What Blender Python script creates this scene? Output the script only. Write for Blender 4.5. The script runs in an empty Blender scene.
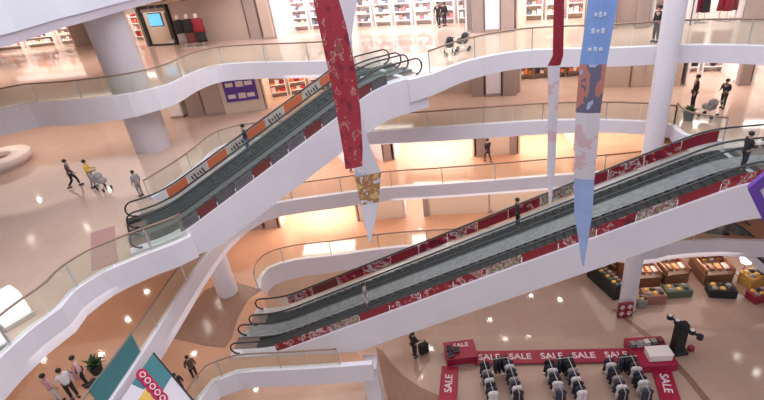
import bpy, math, random
from mathutils import Vector, Matrix
from mathutils.geometry import tessellate_polygon
random.seed(7)
C = bpy.context.scene.collection
PI = math.pi
# ------------------------------------------------------------------ camera
F = 485.0; CX, CY = 382.0, 200.0
CAMZ = 22.4
_d = Vector((505-CX, 1060-CY, F)).normalized()          # straight down, in camera axes (x right, y down, z forward)
_up = -_d
_fw = Vector((0, 0, 1)); _y = (_fw - _up*_fw.dot(_up)).normalized(); _x = _y.cross(_up)
R3 = Matrix((_x, _y, _up))                              # camera axes -> world
def at(px, py, z):
    v = R3 @ Vector((px-CX, py-CY, F)); t = (z-CAMZ)/v.z
    return Vector((v.x*t, v.y*t, z))
def atd(px, py, dist):                                  # point at a horizontal distance
    v = R3 @ Vector((px-CX, py-CY, F)); t = dist/math.hypot(v.x, v.y)
    return Vector((v.x*t, v.y*t, CAMZ+v.z*t))
cam = bpy.data.cameras.new('camera'); cam.sensor_width = 36; cam.lens = F/764*36
cam.clip_end = 300
camo = bpy.data.objects.new('camera', cam); C.objects.link(camo)
M = Matrix(((R3[0][0], -R3[0][1], -R3[0][2]), (R3[1][0], -R3[1][1], -R3[1][2]), (R3[2][0], -R3[2][1], -R3[2][2])))
camo.matrix_world = Matrix.Translation((0, 0, CAMZ)) @ M.to_4x4()
bpy.context.scene.camera = camo
S = 3.95
LE, LD, LC, LB, LA, LZ = [S*i for i in range(6)]
LA = 15.8
# ------------------------------------------------------------------ materials
MATS = {}
def mat(name, col, rough=.5, metal=0, spec=.5, emit=0, ecol=None, noise=0, nscale=5, trans=0, coat=0):
    if name in MATS: return MATS[name]
    m = bpy.data.materials.new(name); m.use_nodes = True
    nt = m.node_tree; b = nt.nodes['Principled BSDF']
    b.inputs['Base Color'].default_value = (*col, 1); b.inputs['Roughness'].default_value = rough
    b.inputs['Metallic'].default_value = metal; b.inputs['Specular IOR Level'].default_value = spec
    if coat: b.inputs['Coat Weight'].default_value = coat
    if emit:
        b.inputs['Emission Color'].default_value = (*(ecol or col), 1); b.inputs['Emission Strength'].default_value = emit
    if noise:
        tc = nt.nodes.new('ShaderNodeTexCoord'); n = nt.nodes.new('ShaderNodeTexNoise'); n.inputs['Scale'].default_value = nscale
        n.inputs['Detail'].default_value = 4
        r = nt.nodes.new('ShaderNodeValToRGB')
        r.color_ramp.elements[0].position = .3; r.color_ramp.elements[1].position = .7
        r.color_ramp.elements[0].color = (*[c*(1-noise) for c in col], 1); r.color_ramp.elements[1].color = (*[min(1, c*(1+noise)) for c in col], 1)
        nt.links.new(tc.outputs['Object'], n.inputs['Vector']); nt.links.new(n.outputs['Fac'], r.inputs['Fac'])
        nt.links.new(r.outputs['Color'], b.inputs['Base Color'])
    MATS[name] = m; return m
def mat_print(name, cols, scale=2.5, rough=.4, stretch=(1, 1, 1)):
    """printed artwork: irregular patches of several inks"""
    if name in MATS: return MATS[name]
    m = bpy.data.materials.new(name); m.use_nodes = True; nt = m.node_tree; b = nt.nodes['Principled BSDF']
    b.inputs['Roughness'].default_value = rough
    tc = nt.nodes.new('ShaderNodeTexCoord'); mp = nt.nodes.new('ShaderNodeMapping'); mp.inputs['Scale'].default_value = stretch
    n = nt.nodes.new('ShaderNodeTexNoise'); n.inputs['Scale'].default_value = scale; n.inputs['Detail'].default_value = 3
    r = nt.nodes.new('ShaderNodeValToRGB'); cr = r.color_ramp; cr.interpolation = 'CONSTANT'
    while len(cr.elements) < len(cols): cr.elements.new(.5)
    for e, (p, c) in zip(cr.elements, cols): e.position = p; e.color = (*c, 1)
    nt.links.new(tc.outputs['Object'], mp.inputs['Vector']); nt.links.new(mp.outputs['Vector'], n.inputs['Vector'])
    nt.links.new(n.outputs['Fac'], r.inputs['Fac']); nt.links.new(r.outputs['Color'], b.inputs['Base Color'])
    MATS[name] = m; return m
def mat_tiles(name, c1, c2, size, rough):
    if name in MATS: return MATS[name]
    m = bpy.data.materials.new(name); m.use_nodes = True; nt = m.node_tree; b = nt.nodes['Principled BSDF']
    b.inputs['Roughness'].default_value = rough; b.inputs['Specular IOR Level'].default_value = .55
    tc = nt.nodes.new('ShaderNodeTexCoord'); br = nt.nodes.new('ShaderNodeTexBrick')
    br.inputs['Color1'].default_value = (*c1, 1); br.inputs['Color2'].default_value = (*c2, 1)
    br.inputs['Mortar'].default_value = (*[c*.82 for c in c1], 1); br.inputs['Scale'].default_value = 1/size
    br.inputs['Mortar Size'].default_value = .008; br.inputs['Brick Width'].default_value = 1; br.inputs['Row Height'].default_value = 1; br.offset = 0
    n = nt.nodes.new('ShaderNodeTexNoise'); n.inputs['Scale'].default_value = .25; n.inputs['Detail'].default_value = 5
    mx = nt.nodes.new('ShaderNodeMixRGB'); mx.blend_type = 'MULTIPLY'; mx.inputs['Fac'].default_value = .25
    nt.links.new(tc.outputs['Object'], br.inputs['Vector']); nt.links.new(tc.outputs['Object'], n.inputs['Vector'])
    nt.links.new(br.outputs['Color'], mx.inputs['Color1']); nt.links.new(n.outputs['Fac'], mx.inputs['Color2'])
    nt.links.new(mx.outputs['Color'], b.inputs['Base Color'])
    MATS[name] = m; return m
def mat_glass(name, tint, alpha):
    if name in MATS: return MATS[name]
    m = bpy.data.materials.new(name); m.use_nodes = True; nt = m.node_tree
    for n in list(nt.nodes): nt.nodes.remove(n)
    o = nt.nodes.new('ShaderNodeOutputMaterial'); t = nt.nodes.new('ShaderNodeBsdfTransparent'); t.inputs['Color'].default_value = (*tint, 1)
    p = nt.nodes.new('ShaderNodeBsdfPrincipled'); p.inputs['Base Color'].default_value = (*[c*.75 for c in tint], 1); p.inputs['Roughness'].default_value = .08
    mx = nt.nodes.new('ShaderNodeMixShader'); mx.inputs['Fac'].default_value = alpha
    nt.links.new(t.outputs[0], mx.inputs[1]); nt.links.new(p.outputs[0], mx.inputs[2]); nt.links.new(mx.outputs[0], o.inputs['Surface'])
    MATS[name] = m; return m
WHITE = mat('white_plaster', (.80, .765, .83), .45, noise=.03, nscale=.6)
WHITE_SHADE = mat('shaded_lavender_band', (.55, .50, .58), .5)  # darker tone paints the shade on the lower fascia band
CEIL = mat('ceiling_paint', (.78, .72, .70), .7)
PEACH = mat_tiles('peach_tiles', (.70, .51, .42), (.665, .485, .395), 1.2, .09)
ORANGE = mat_tiles('terracotta_tiles', (.66, .36, .23), (.62, .34, .215), 1.2, .09)
GROUND = mat_tiles('ground_tiles', (.55, .385, .31), (.52, .36, .29), 1.2, .09)
BROWN = mat('brown_stone', (.27, .155, .11), .2, noise=.08)
DBROWN = mat('dark_brown_stone', (.20, .12, .09), .25)
GLASS = mat_glass('rail_glass', (.94, .96, .92), .10)
BGLASS = mat_glass('balustrade_glass', (.90, .93, .92), .06)
BRONZE = mat('bronze_rail', (.30, .20, .15), .35, .3)
STEEL = mat('brushed_steel', (.62, .62, .64), .3, .75)
DSTEEL = mat('dark_steel', (.028, .033, .034), .45, .3)
RUBBER = mat('black_rubber', (.025, .027, .03), .45)
STEP = mat('step_grey', (.015, .018, .018), .5, .2)
DARK = mat('near_black', (.02, .02, .024), .5)
BEIGE = mat('beige_panel', (.52, .40, .34), .55, noise=.04)
TAUPE = mat('taupe_panel', (.38, .29, .26), .55, noise=.05)
CREAM = mat('cream_panel', (.80, .66, .54), .5)
SHOPW = mat('shop_white', (.88, .82, .80), .5)
SHOPP = mat('shop_pink', (.85, .70, .70), .5)
RED = mat('red_vinyl', (.27, .014, .03), .45)
ORNG = mat('orange_vinyl', (.75, .20, .09), .45)
WOOD = mat('brown_wood', (.22, .095, .05), .4, noise=.15)
NAVY = mat('navy_cloth', (.03, .035, .06), .7); BRC = mat('brown_cloth', (.10, .065, .05), .7); YEL = mat('yellow_cloth', (.72, .46, .03), .6); GRC = mat('grey_cloth', (.30, .28, .28), .7)
BLK = mat('black_cloth', (.018, .017, .02), .7); WHC = mat('white_cloth', (.72, .68, .68), .7); PKC = mat('pink_cloth', (.70, .42, .45), .7); BLU = mat('blue_cloth', (.10, .14, .30), .7)
PURPLE = mat('purple_vinyl', (.13, .05, .36), .4)
# ------------------------------------------------------------------ mesh builder
class MB:
    def __init__(s): s.v = []; s.f = []; s.m = []; s.mats = []
    def mi(s, m):
        if m not in s.mats: s.mats.append(m)
        return s.mats.index(m)
    def add(s, vs, fs, m):
        o = len(s.v); k = s.mi(m); s.v += [tuple(v) for v in vs]
        for f in fs: s.f.append([o+i for i in f]); s.m.append(k)
    def box(s, c, d, m, rz=0, mtx=None):
        x, y, z = d[0]/2, d[1]/2, d[2]/2
        vs = [Vector((i*x, j*y, k*z)) for i in (-1, 1) for j in (-1, 1) for k in (-1, 1)]
        q = mtx or Matrix.Rotation(rz, 4, 'Z')
        s.add([q @ v + Vector(c) for v in vs], [(0, 1, 3, 2), (4, 6, 7, 5), (0, 4, 5, 1), (2, 3, 7, 6), (0, 2, 6, 4), (1, 5, 7, 3)], m)
    def bevbox(s, c, d, m, b=.03, rz=0):
        x, y, z = d[0]/2, d[1]/2, d[2]/2; b = min(b, x*.9, y*.9, z*.9); q = Matrix.Rotation(rz, 4, 'Z')
        def ring(xx, yy, zz):
            return [(xx-b, -yy, zz), (xx, -yy+b, zz), (xx, yy-b, zz), (xx-b, yy, zz), (-xx+b, yy, zz), (-xx, yy-b, zz), (-xx, -yy+b, zz), (-xx+b, -yy, zz)]
        L = [ring(x-b, y-b, -z), ring(x, y, -z+b), ring(x, y, z-b), ring(x-b, y-b, z)]
        vs = [q @ Vector(p)+Vector(c) for r in L for p in r]; fs = [tuple(range(7, -1, -1)), tuple(range(24, 32))]
        for k in range(3):
            for i in range(8): j = (i+1) % 8; fs.append((k*8+i, k*8+j, k*8+8+j, k*8+8+i))
        s.add(vs, fs, m)
    def cyl(s, a, b, r0, m, r1=None, n=16, cap=True):
        a, b = Vector(a), Vector(b); r1 = r0 if r1 is None else r1
        w = (b-a).normalized(); u = w.orthogonal().normalized(); t = w.cross(u)
        vs = []
        for p, r in ((a, r0), (b, r1)):
            for i in range(n): g = 2*PI*i/n; vs.append(p+u*math.cos(g)*r+t*math.sin(g)*r)
        fs = [(i, (i+1) % n, n+(i+1) % n, n+i) for i in range(n)]
        if cap: fs += [tuple(range(n-1, -1, -1)), tuple(range(n, 2*n))]
        s.add(vs, fs, m)
    def tube(s, pts, r, m, n=8, sq=1.0):
        P = [Vector(p) for p in pts]; vs = []; fs = []
        for i, p in enumerate(P):
            d = (P[min(i+1, len(P)-1)]-P[max(i-1, 0)]).normalized()
            side = d.cross(Vector((0, 0, 1)))
            if side.length < 1e-3: side = Vector((0, 1, 0))
            side.normalize(); up = side.cross(d)
            if i and side.dot(ps) < 0: side = -side; up = -up
            ps = side
            for k in range(n): g = 2*PI*k/n; vs.append(p+side*math.cos(g)*r+up*math.sin(g)*r*sq)
        for i in range(len(P)-1):
            for k in range(n): j = (k+1) % n; fs.append((i*n+k, i*n+j, i*n+n+j, i*n+n+k))
        fs += [tuple(range(n-1, -1, -1)), tuple(range((len(P)-1)*n, len(P)*n))]
        s.add(vs, fs, m)
    def lathe(s, c, prof, m, n=24):
        c = Vector(c); vs = []; fs = []
        for r, z in prof:
            for i in range(n): g = 2*PI*i/n; vs.append(c+Vector((r*math.cos(g), r*math.sin(g), z)))
        for k in range(len(prof)-1):
            for i in range(n): j = (i+1) % n; fs.append((k*n+i, k*n+j, k*n+n+j, k*n+n+i))
        s.add(vs, fs, m)
    def loft(s, rings, m, closed=True):
        n = len(rings[0]); vs = [p for r in rings for p in r]; fs = []
        for k in range(len(rings)-1):
            for i in range(n): j = (i+1) % n; fs.append((k*n+i, k*n+j, k*n+n+j, k*n+n+i))
        fs += [tuple(range(n-1, -1, -1)), tuple(range((len(rings)-1)*n, len(rings)*n))]
        s.add(vs, fs, m)
    def plate(s, quad, th, m, nrm=None):
        q = [Vector(p) for p in quad]
        n = nrm or (q[1]-q[0]).cross(q[-1]-q[0]).normalized()
        k = len(q); vs = q+[p-n*th for p in q]
        fs = [tuple(range(k)), tuple(range(2*k-1, k-1, -1))]+[(i, k+i, k+(i+1) % k, (i+1) % k) for i in range(k)]
        s.add(vs, fs, m)
    def sphere(s, c, r, m, sc=(1, 1, 1), n=12, h=8):
        c = Vector(c); vs = []; fs = []
        for k in range(h+1):
            t = PI*k/h
            for i in range(n): g = 2*PI*i/n; vs.append(c+Vector((r*sc[0]*math.sin(t)*math.cos(g), r*sc[1]*math.sin(t)*math.sin(g), r*sc[2]*math.cos(t))))
        for k in range(h):
            for i in range(n): j = (i+1) % n; fs.append((k*n+i, k*n+n+i, k*n+n+j, k*n+j))
        s.add(vs, fs, m)
    def build(s, name, parent=None, smooth=False):
        me = bpy.data.meshes.new(name); me.from_pydata(s.v, [], s.f)
        for m in s.mats: me.materials.append(m)
        for p, k in zip(me.polygons, s.m): p.material_index = k; p.use_smooth = smooth
        me.validate(); me.update()
        import bmesh
        bm = bmesh.new(); bm.from_mesh(me); bmesh.ops.recalc_face_normals(bm, faces=bm.faces); bm.to_mesh(me); bm.free()
        o = bpy.data.objects.new(name, me); C.objects.link(o)
        if parent: o.parent = parent
        return o
def tag(o, label=None, cat=None, group=None, kind=None):
    if label: o['label'] = label
    if cat: o['category'] = cat
    if group: o['group'] = group
    if kind: o['kind'] = kind
    return o
def empty(name, loc, rz=0, label=None, cat=None, group=None):
    o = bpy.data.objects.new(name, None); C.objects.link(o); o.location = loc; o.rotation_euler = (0, 0, rz); o.empty_display_size = .3
    return tag(o, label, cat, group)
def struct(o, label=None, cat=None):
    o['kind'] = 'structure'; return tag(o, label, cat)
def one(name, fn, mat_, parent=None, smooth=False):
    b = MB(); fn(b); return b.build(name, parent, smooth)
def copy_tree(o, parent=None):
    c = o.copy(); C.objects.link(c)
    if parent: c.parent = parent
    for ch in list(o.children): copy_tree(ch, c)
    return c
_txt = {}
def text_mesh(name, s, size, m, parent, loc, rot=(0, 0, 0), th=.01, label=None):
    k = (s, size, th)
    if k not in _txt:
        cu = bpy.data.curves.new('lettering', 'FONT'); cu.body = s; cu.size = size; cu.extrude = th; cu.align_x = 'CENTER'; cu.align_y = 'CENTER'; cu.offset = size*.015
        t = bpy.data.objects.new('lettering_source', cu); C.objects.link(t)
        dg = bpy.context.evaluated_depsgraph_get(); me = bpy.data.meshes.new_from_object(t.evaluated_get(dg))
        bpy.data.objects.remove(t); bpy.data.curves.remove(cu); _txt[k] = me
    me = _txt[k].copy(); me.materials.clear(); me.materials.append(m)
    o = bpy.data.objects.new(name, me); C.objects.link(o); o.parent = parent; o.location = loc; o.rotation_euler = rot
    if label: o['label'] = label
    return o
def area(name, loc, sx, sy, w, col=(1, .9, .82), rot=(0, 0, 0)):
    l = bpy.data.lights.new(name, 'AREA'); l.shape = 'RECTANGLE'; l.size = sx; l.size_y = sy; l.energy = w; l.color = col
    o = bpy.data.objects.new(name, l); C.objects.link(o); o.location = loc; o.rotation_euler = rot; return o
def smooth(P, step=.6):
    """Catmull-Rom through points (tuples of floats, any dimension), about even spacing"""
    P = [Vector(p) for p in P]; out = []
    Q = [P[0]*2-P[1]]+P+[P[-1]*2-P[-2]]
    for i in range(1, len(Q)-2):
        a, b, c, d = Q[i-1:i+3]; n = max(1, int((c-b).length/step))
        for k in range(n):
            t = k/n
            out.append(.5*((2*b)+(c-a)*t+(2*a-5*b+4*c-d)*t*t+(3*b-a-3*c+d)*t**3))
    out.append(P[-1]); return out
def resample(P, d):
    L = [0]
    for a, b in zip(P, P[1:]): L.append(L[-1]+(b-a).length)
    n = max(1, round(L[-1]/d)); out = []; j = 0
    for k in range(n+1):
        s = L[-1]*k/n
        while j < len(P)-2 and L[j+1] < s: j += 1
        t = (s-L[j])/max(1e-6, L[j+1]-L[j]); out.append(P[j].lerp(P[j+1], min(1, max(0, t))))
    return out
# ------------------------------------------------------------------ escalators
def zline(s, run, tan):
    w = .9                                                              # rounded transitions
    def ramp(x): return 0 if x <= -w else (x if x >= w else (x+w)**2/(4*w))
    return tan*(ramp(s)-ramp(s-run))
LPL = mat('landing_brown', (.24, .17, .145), .4, .3)
DECK = mat('pale_deck', (.36, .365, .38), .45, .3, noise=.2, nscale=4)
MIDG = mat('mid_grey_deck', (.20, .205, .21), .45, .3)
def escalator(label, P, az, zb, rise, tan, w, fb, ft, hc, outer, ads, adm, zclip, pax=None):
    """outer=+1: the outer side (with prints) is on the left of the upward direction; -1: on the right"""
    run = rise/tan
    root = empty('escalator', (P[0], P[1], zb), az, label, 'escalator')
    n = int((run+fb+ft)/.35); ss = [-fb+(run+fb+ft)*i/n for i in range(n+1)]
    z = lambda s: zline(s, run, tan)
    h = w/2
    b = MB()
    rings = []
    for s in ss:
        t = z(s)+.0; lo = max(t-hc, zclip-zb if s < run-.5 else t-hc); lo = min(lo, t-.12)
        rings.append([(s, -h, lo), (s, h, lo), (s, h, t-.02), (s, -h, t-.02)])
    b.loft(rings, WHITE); b.build('truss_cladding', root)
    # steps
    inn = .62; wt = w-2*inn+.3
    c0 = -.04*outer
    st = MB()
    st.box((0, 0, -.1), (.42, wt, .2), STEP)
    for k in range(7): st.box((0, (k-3)*wt/7.5, .008), (.40, .03, .02), DSTEEL)
    st.box((-.2, 0, -.1), (.02, wt, .16), DSTEEL)
    me0 = None
    for k in range(int((run+1.6)/.42)):
        s = -.8+.42*k
        if me0 is None: o = st.build('step', root); me0 = o.data
        else: o = bpy.data.objects.new('step', me0); C.objects.link(o); o.parent = root
        o.location = (s, c0, z(s)+.08)
    for s, e, nm in ((-fb, -.95, 'landing_plate'), (run+1.0, run+ft, 'landing_plate')):
        m = MB(); m.box(((s+e)/2, c0, z(s)+.02), (e-s, wt+.1, .06), LPL); m.build(nm, root)
    for s in (-.95, run+.95):
        m = MB(); m.box((s, c0, z(s)+.04), (.24, wt+.05, .05), DSTEEL); m.build('comb_plate', root)
    # decks, glass, handrails
    for side in (1, -1):
        ou = side == outer
        y0 = side*h; yi = side*(wt/2)+c0
        m = MB(); rr = []
        for s in ss:
            t = z(s); ya, yb = sorted((y0, yi))
            rr.append([(s, ya, t-.02), (s, yb, t-.02), (s, yb, t+.14), (s, ya, t+.14)])
        m.loft(rr, adm.get('outer', DSTEEL) if ou else adm.get('deck', DSTEEL)); m.build('deck', root)
        yb = side*(h-.14) if ou else side*(h-.36)
        m = MB(); rr = []
        for s in [q for q in ss if -fb+.6 < q < run+ft-.6]:
            t = z(s); rr.append([(s, yb-.012, t+.12), (s, yb+.012, t+.12), (s, yb+.012, t+.92), (s, yb-.012, t+.92)])
        m.loft(rr, BGLASS); gl = m.build('balustrade_glass', root)
        path = []
        s0, s1 = -fb+.5, run+ft-.5
        for k in range(9):
            a = PI*1.5-PI*k/8; path.append((s0+.36*math.cos(a), yb, z(s0)+.58+.38*math.sin(a)))
        path += [(s, yb, z(s)+.96) for s in ss if s0 < s < s1]
        for k in range(9):
            a = PI/2-PI*k/8; path.append((s1+.36*math.cos(a), yb, z(s1)+.58+.38*math.sin(a)))
        m = MB(); m.tube(path, .055, adm.get('rail', RUBBER), 8, .7); m.build('handrail', root, True)
        if ou:                                                          # prints stuck along the glass
            a0 = ads[0][2] if len(ads[0]) > 2 else .2
            L = (run+.6-a0)/len(ads)
            # prints face the camera side: the inner face of a left balustrade, the outer face of a right one
            yy = yb-.02 if side > 0 else yb-.02
            for k, (mm, marks) in enumerate([q[:2] for q in ads]):
                sa, sb = a0+L*k, a0+L*(k+1)-.04; q0, q1 = (.36, .9) if side > 0 else (.14, .60)
                m = MB(); rr = []
                for i in range(7):
                    s = sa+(sb-sa)*i/6; t = z(s); rr.append([(s, yy-.008, t+q0), (s, yy+.008, t+q0), (s, yy+.008, t+q1), (s, yy-.008, t+q1)])
                m.loft(rr, mm); ad = m.build('printed_panel', root)
                if marks is not None:
                    mk = MB()
                    for i in range(5):
                        s = sa+(sb-sa)*(.22+.14*i); t = z(s)
                        mk.box((s, yy-.012, t+(q0+q1)/2), (L*.06, .012, .12+.08*((i*7+k) % 3)), marks, mtx=Matrix.Rotation(-math.atan(tan), 4, 'Y'))
                    mk.build('print_marks', ad)
    return root
PR_RED = mat_print('red_festive_print', [(0, (.10, .01, .02)), (.40, (.26, .012, .03)), (.54, (.40, .03, .05)), (.60, (.55, .42, .40)), (.645, (.20, .06, .06))], 3.2)
PR_RED2 = mat_print('red_white_print', [(0, (.25, .015, .03)), (.44, (.36, .03, .05)), (.50, (.58, .50, .50)), (.56, (.30, .06, .08)), (.63, (.25, .2, .12)), (.68, (.45, .35, .36))], 3.0)
PR_OLIVE = mat_print('olive_flower_print', [(0, (.26, .22, .12)), (.42, (.50, .46, .42)), (.50, (.24, .08, .10)), (.56, (.30, .28, .18)), (.64, (.45, .40, .42))], 3.5)
PR_DARK = mat('dark_grey_print', (.10, .095, .10), .4)
PR_DRED = mat('dull_red_print', (.17, .035, .035), .4)
PR_GREY = mat('grey_print', (.15, .145, .15), .4)
PR_CREAM = mat('cream_print', (.66, .58, .52), .45)

def pair(px0, z0, px1, z1, W, rise):
    a = at(*px0, z0); b = at(*px1, z1); d = (b-a); az = math.atan2(d.y, d.x)
    tan = d.z/math.hypot(d.x, d.y); nrm = Vector((math.sin(az), -math.cos(az)))      # towards the viewer
    return a, az, tan, nrm
# esc1 : level B to level A
W1 = 3.5
a1, az1, tan1, n1 = pair((162, 192), LB+.96, (345, 59), LA+.96, W1, S)
P1f = Vector((a1.x, a1.y))+n1*(W1/4-.14); P1n = P1f+n1*(W1/2)
print('esc1 az', math.degrees(az1), 'slope', math.degrees(math.atan(tan1)))
E1 = [(ORNG, None), (PR_CREAM, DARK)]*5
E1n = [(PR_GREY, PR_DARK), (PR_DRED, None), (PR_DARK, PR_GREY)]*4
escalator('farther lane of the upper escalator, with orange and cream prints on its glass', P1f, az1, LB, S, tan1, W1/2, 1.9, 2.7, 1.55, 1, E1, {'deck': DSTEEL}, LB-1.0)
escalator('nearer lane of the upper escalator, white clad, with dark grey and red prints', P1n, az1, LB, S, tan1, W1/2, 1.9, 2.7, 1.55, -1, E1n, {'deck': MIDG, 'outer': WHITE}, LB-1.0)
# esc2 : level D to level B
W2 = 3.6
ZR = None
best = None
for i in range(200):
    zr = LB-2+.02*i; a, az, tan, n = pair((284, 297.3), LD+.96, (764, 107), zr, W2, 2*S)
    e = abs(math.degrees(math.atan(tan))-20.5)
    if best is None or e < best[0]: best = (e, a, az, tan, n, zr)
_, a2, az2, tan2, n2, zr = best
P2f = Vector((a2.x, a2.y))+n2*(W2/4-.14); P2n = P2f+n2*(W2/2)
print('esc2 az', math.degrees(az2), 'slope', math.degrees(math.atan(tan2)), zr)
E2 = [(PR_RED2, None), (PR_DRED, None), (PR_RED, None), (PR_RED2, None), (RED, None), (PR_RED, None), (PR_RED2, None), (RED, None), (PR_RED, None), (PR_OLIVE, None), (RED, None), (PR_RED2, None), (PR_RED, None), (RED, None)]
E2n = [(PR_RED, None), (PR_RED2, None), (PR_OLIVE, None), (RED, None), (PR_RED2, None), (PR_RED, None), (PR_RED2, None), (PR_OLIVE, None), (RED, None), (PR_RED2, None), (PR_RED, None), (PR_OLIVE, None), (RED, None), (PR_RED, None)]
escalator('farther lane of the long lower escalator, with dark red prints on its far glass', P2f, az2, LD, 2*S, tan2, W2/2, 1.9, 3.0, 1.6, 1, E2, {'deck': DECK, 'outer': STEEL}, LD-.6)
escalator('nearer lane of the long lower escalator, white clad, with red floral prints', P2n, az2, LD, 2*S, tan2, W2/2, 2.3, 3.0, 1.6, -1, E2n, {'deck': DECK, 'outer': WHITE}, LD-.6)
run2 = 2*S/tan2
d2 = Vector((math.cos(az2), math.sin(az2))); run1 = S/tan1; d1 = Vector((math.cos(az1), math.sin(az1)))
# ------------------------------------------------------------------ slabs
def edge(pxs, z):
    out = []
    for p in pxs:
        if len(p) == 4: out.append((p[0], p[1], p[2]))                 # world x, y, h, flag
        else:
            w = at(p[0], p[1], z+.12); out.append((w.x, w.y, p[2]))
    return out
TR = [0]
SLABS = {}
def fascia(pts, z, name=None, label=None):
    """pts: smoothed (x,y,h). white band along a slab edge with a rounded cap"""
    b = MB(); rings = []
    for i, p in enumerate(pts):
        d = (pts[min(i+1, len(pts)-1)]-pts[max(i-1, 0)]); t = Vector((d.x, d.y, 0)).normalized(); n = Vector((-t.y, t.x, 0))
        c = Vector((p.x, p.y, z)); hw = .14
        rings.append([c+n*hw+Vector((0, 0, -p.z)), c+n*hw+Vector((0, 0, .10)), c+n*(hw-.03)+Vector((0, 0, .12)), c-n*(hw-.03)+Vector((0, 0, .12)), c-n*hw+Vector((0, 0, .10)), c-n*hw+Vector((0, 0, -p.z))])
    b.loft(rings, WHITE); TR[0] += 1
    o = b.build('trim_%d' % TR[0]); return struct(o, label)
def slab(key, pts, outer, z, fmat, under=.6):
    poly = [Vector((p.x, p.y, 0)) for p in pts]+[Vector((x, y, 0)) for x, y in outer]
    SLABS[key] = (poly, z)
    tri = tessellate_polygon([poly])
    for nm, zz, m in (('floor', z, fmat), ('ceiling', z-under, CEIL)):
        b = MB(); b.add([(p.x, p.y, zz) for p in poly], [tuple(t) for t in tri], m); o = b.build(nm)
        if nm == 'floor' and len(o.data.polygons) and o.data.polygons[0].normal.z < 0: o.data.flip_normals()
        if nm == 'ceiling' and o.data.polygons[0].normal.z > 0: o.data.flip_normals()
        struct(o)
def railing(pts, z, label, inset=0, h=1.08, pitch=1.6):
    q = resample([Vector((p.x, p.y, z+.12)) for p in pts], pitch)
    c = q[len(q)//2]; root = empty('glass_railing', c, 0, label, 'railing', )
    q = [p-c for p in q]
    for a, b in zip(q, q[1:]):
        t = (b-a); t.z = 0; L = t.length; t.normalize(); n = Vector((-t.y, t.x, 0))
        m = MB(); a2_, b2_ = a+t*.02, b-t*.02
        m.plate([a2_+n*.01, b2_+n*.01, b2_+n*.01+Vector((0, 0, h-.02)), a2_+n*.01+Vector((0, 0, h-.02))], .02, GLASS, n); m.build('glass_panel', root)
    m = MB(); m.tube([p+Vector((0, 0, h)) for p in resample([Vector((p.x, p.y, z+.12))-c for p in pts], .5)], .045, BRONZE, 8); m.build('handrail', root, True)
    for p in q[::2]:
        m = MB(); m.box(p+Vector((0, 0, h/2)), (.05, .05, h), STEEL); m.build('post', root)
    return root
# -- level A
eA1 = smooth(edge([(-90, 128, 1.4), (0, 109, 1.4), (29, 102.5, 1.4), (70, 100, 1.35), (113, 95.5, 1.3), (140, 91, 1.2), (168, 84, 1.1), (190, 73, 1.05), (215, 65, 1.0), (250, 62, .95), (300, 61, .9), (333, 60, .9)], LA))
topA = Vector((P1f.x, P1f.y))+d1*(run1+1.7)
cf = topA-n1*(W1/4); cn = topA+n1*(W1*.75)
print('cnA', cn, at(418, 78, LA))
eA2 = smooth(edge([(cn.x, cn.y, 1.0, 0), (430, 73.5, .95), (459, 62.5, .9), (490, 55, .85), (519, 50.5, .8), (550, 48.5, .8), (616, 47, .8), (660, 45, .75), (700, 44, .7), (764, 45, .7), (840, 50, .7)], LA))
fascia(eA1, LA)
mid = [Vector((cf.x, cf.y, 1.0)), Vector((cn.x, cn.y, 1.0))]
fascia(resample(mid, .8)[:-1]+eA2, LA)
lastA = eA2[-1]
slab('A', eA1+mid[:1]+eA2, [(60, lastA.y), (60, 75), (-75, 75), (-75, eA1[0].y)], LA, PEACH)
railing(eA1, LA, 'long glass railing on upper left balcony, running behind the upper escalator'); railing(eA2[1:], LA, 'glass railing on upper balcony right of the upper escalator top')
# -- level B
botB = Vector((P1f.x, P1f.y))+d1*(.4)
cf = botB-n1*(W1/4); cn = botB+n1*(W1*.75+.12)
print('cnB', cn, at(180, 240, LB))
nB = smooth(edge([(-60, 425, 1.1), (-25, 380, 1.1), (0, 354, 1.1), (29, 328, 1.1), (58, 307, 1.1), (71, 291, 1.1), (100, 272, 1.05), (118, 264, 1.0), (147, 252, 1.0), (172, 243, 1.0), (cn.x, cn.y, 1.0, 0)], LB))
fB = smooth(edge([(150, 197, .9), (175, 181, 1.0), (199, 163, 1.0), (215, 149, 1.0), (235, 141, 1.0), (262, 137, .9), (320, 134, .8), (380, 130, .75), (430, 127, .75), (472, 124, .75), (548, 119.5, .7), (603, 119, .6), (630, 120, .6), (652, 121, .6), (674, 124, .6)], LB))
topB = Vector((P2f.x, P2f.y))+d2*(run2+1.2)
tf = topB-n2*(W2/4); tn = topB+n2*(W2*.75)
midB = [Vector((cn.x, cn.y, 1.0)), Vector((cf.x, cf.y, 1.0))]
fascia(nB[:-1]+resample(midB, .8), LB); fascia(fB, LB)
eB3 = smooth([tuple(fB[-1]), (tf.x-1.0, tf.y+1.6, .6), (tf.x, tf.y+.4, .6)])
fascia(eB3, LB)
slab('B', nB[:-1]+midB+fB+eB3[1:]+[Vector((tn.x, tn.y, 0))], [(60, tn.y-3), (60, 75), (-75, 75), (-75, nB[0].y)], LB, PEACH)
railing(nB, LB, 'glass railing at lower left, curving towards the foot of the upper escalator')
railing(fB, LB, 'glass railing on second balcony, starting behind the upper escalator foot', 0, .95); railing(eB3, LB, 'short glass railing by the top right of the long escalator')
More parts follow.
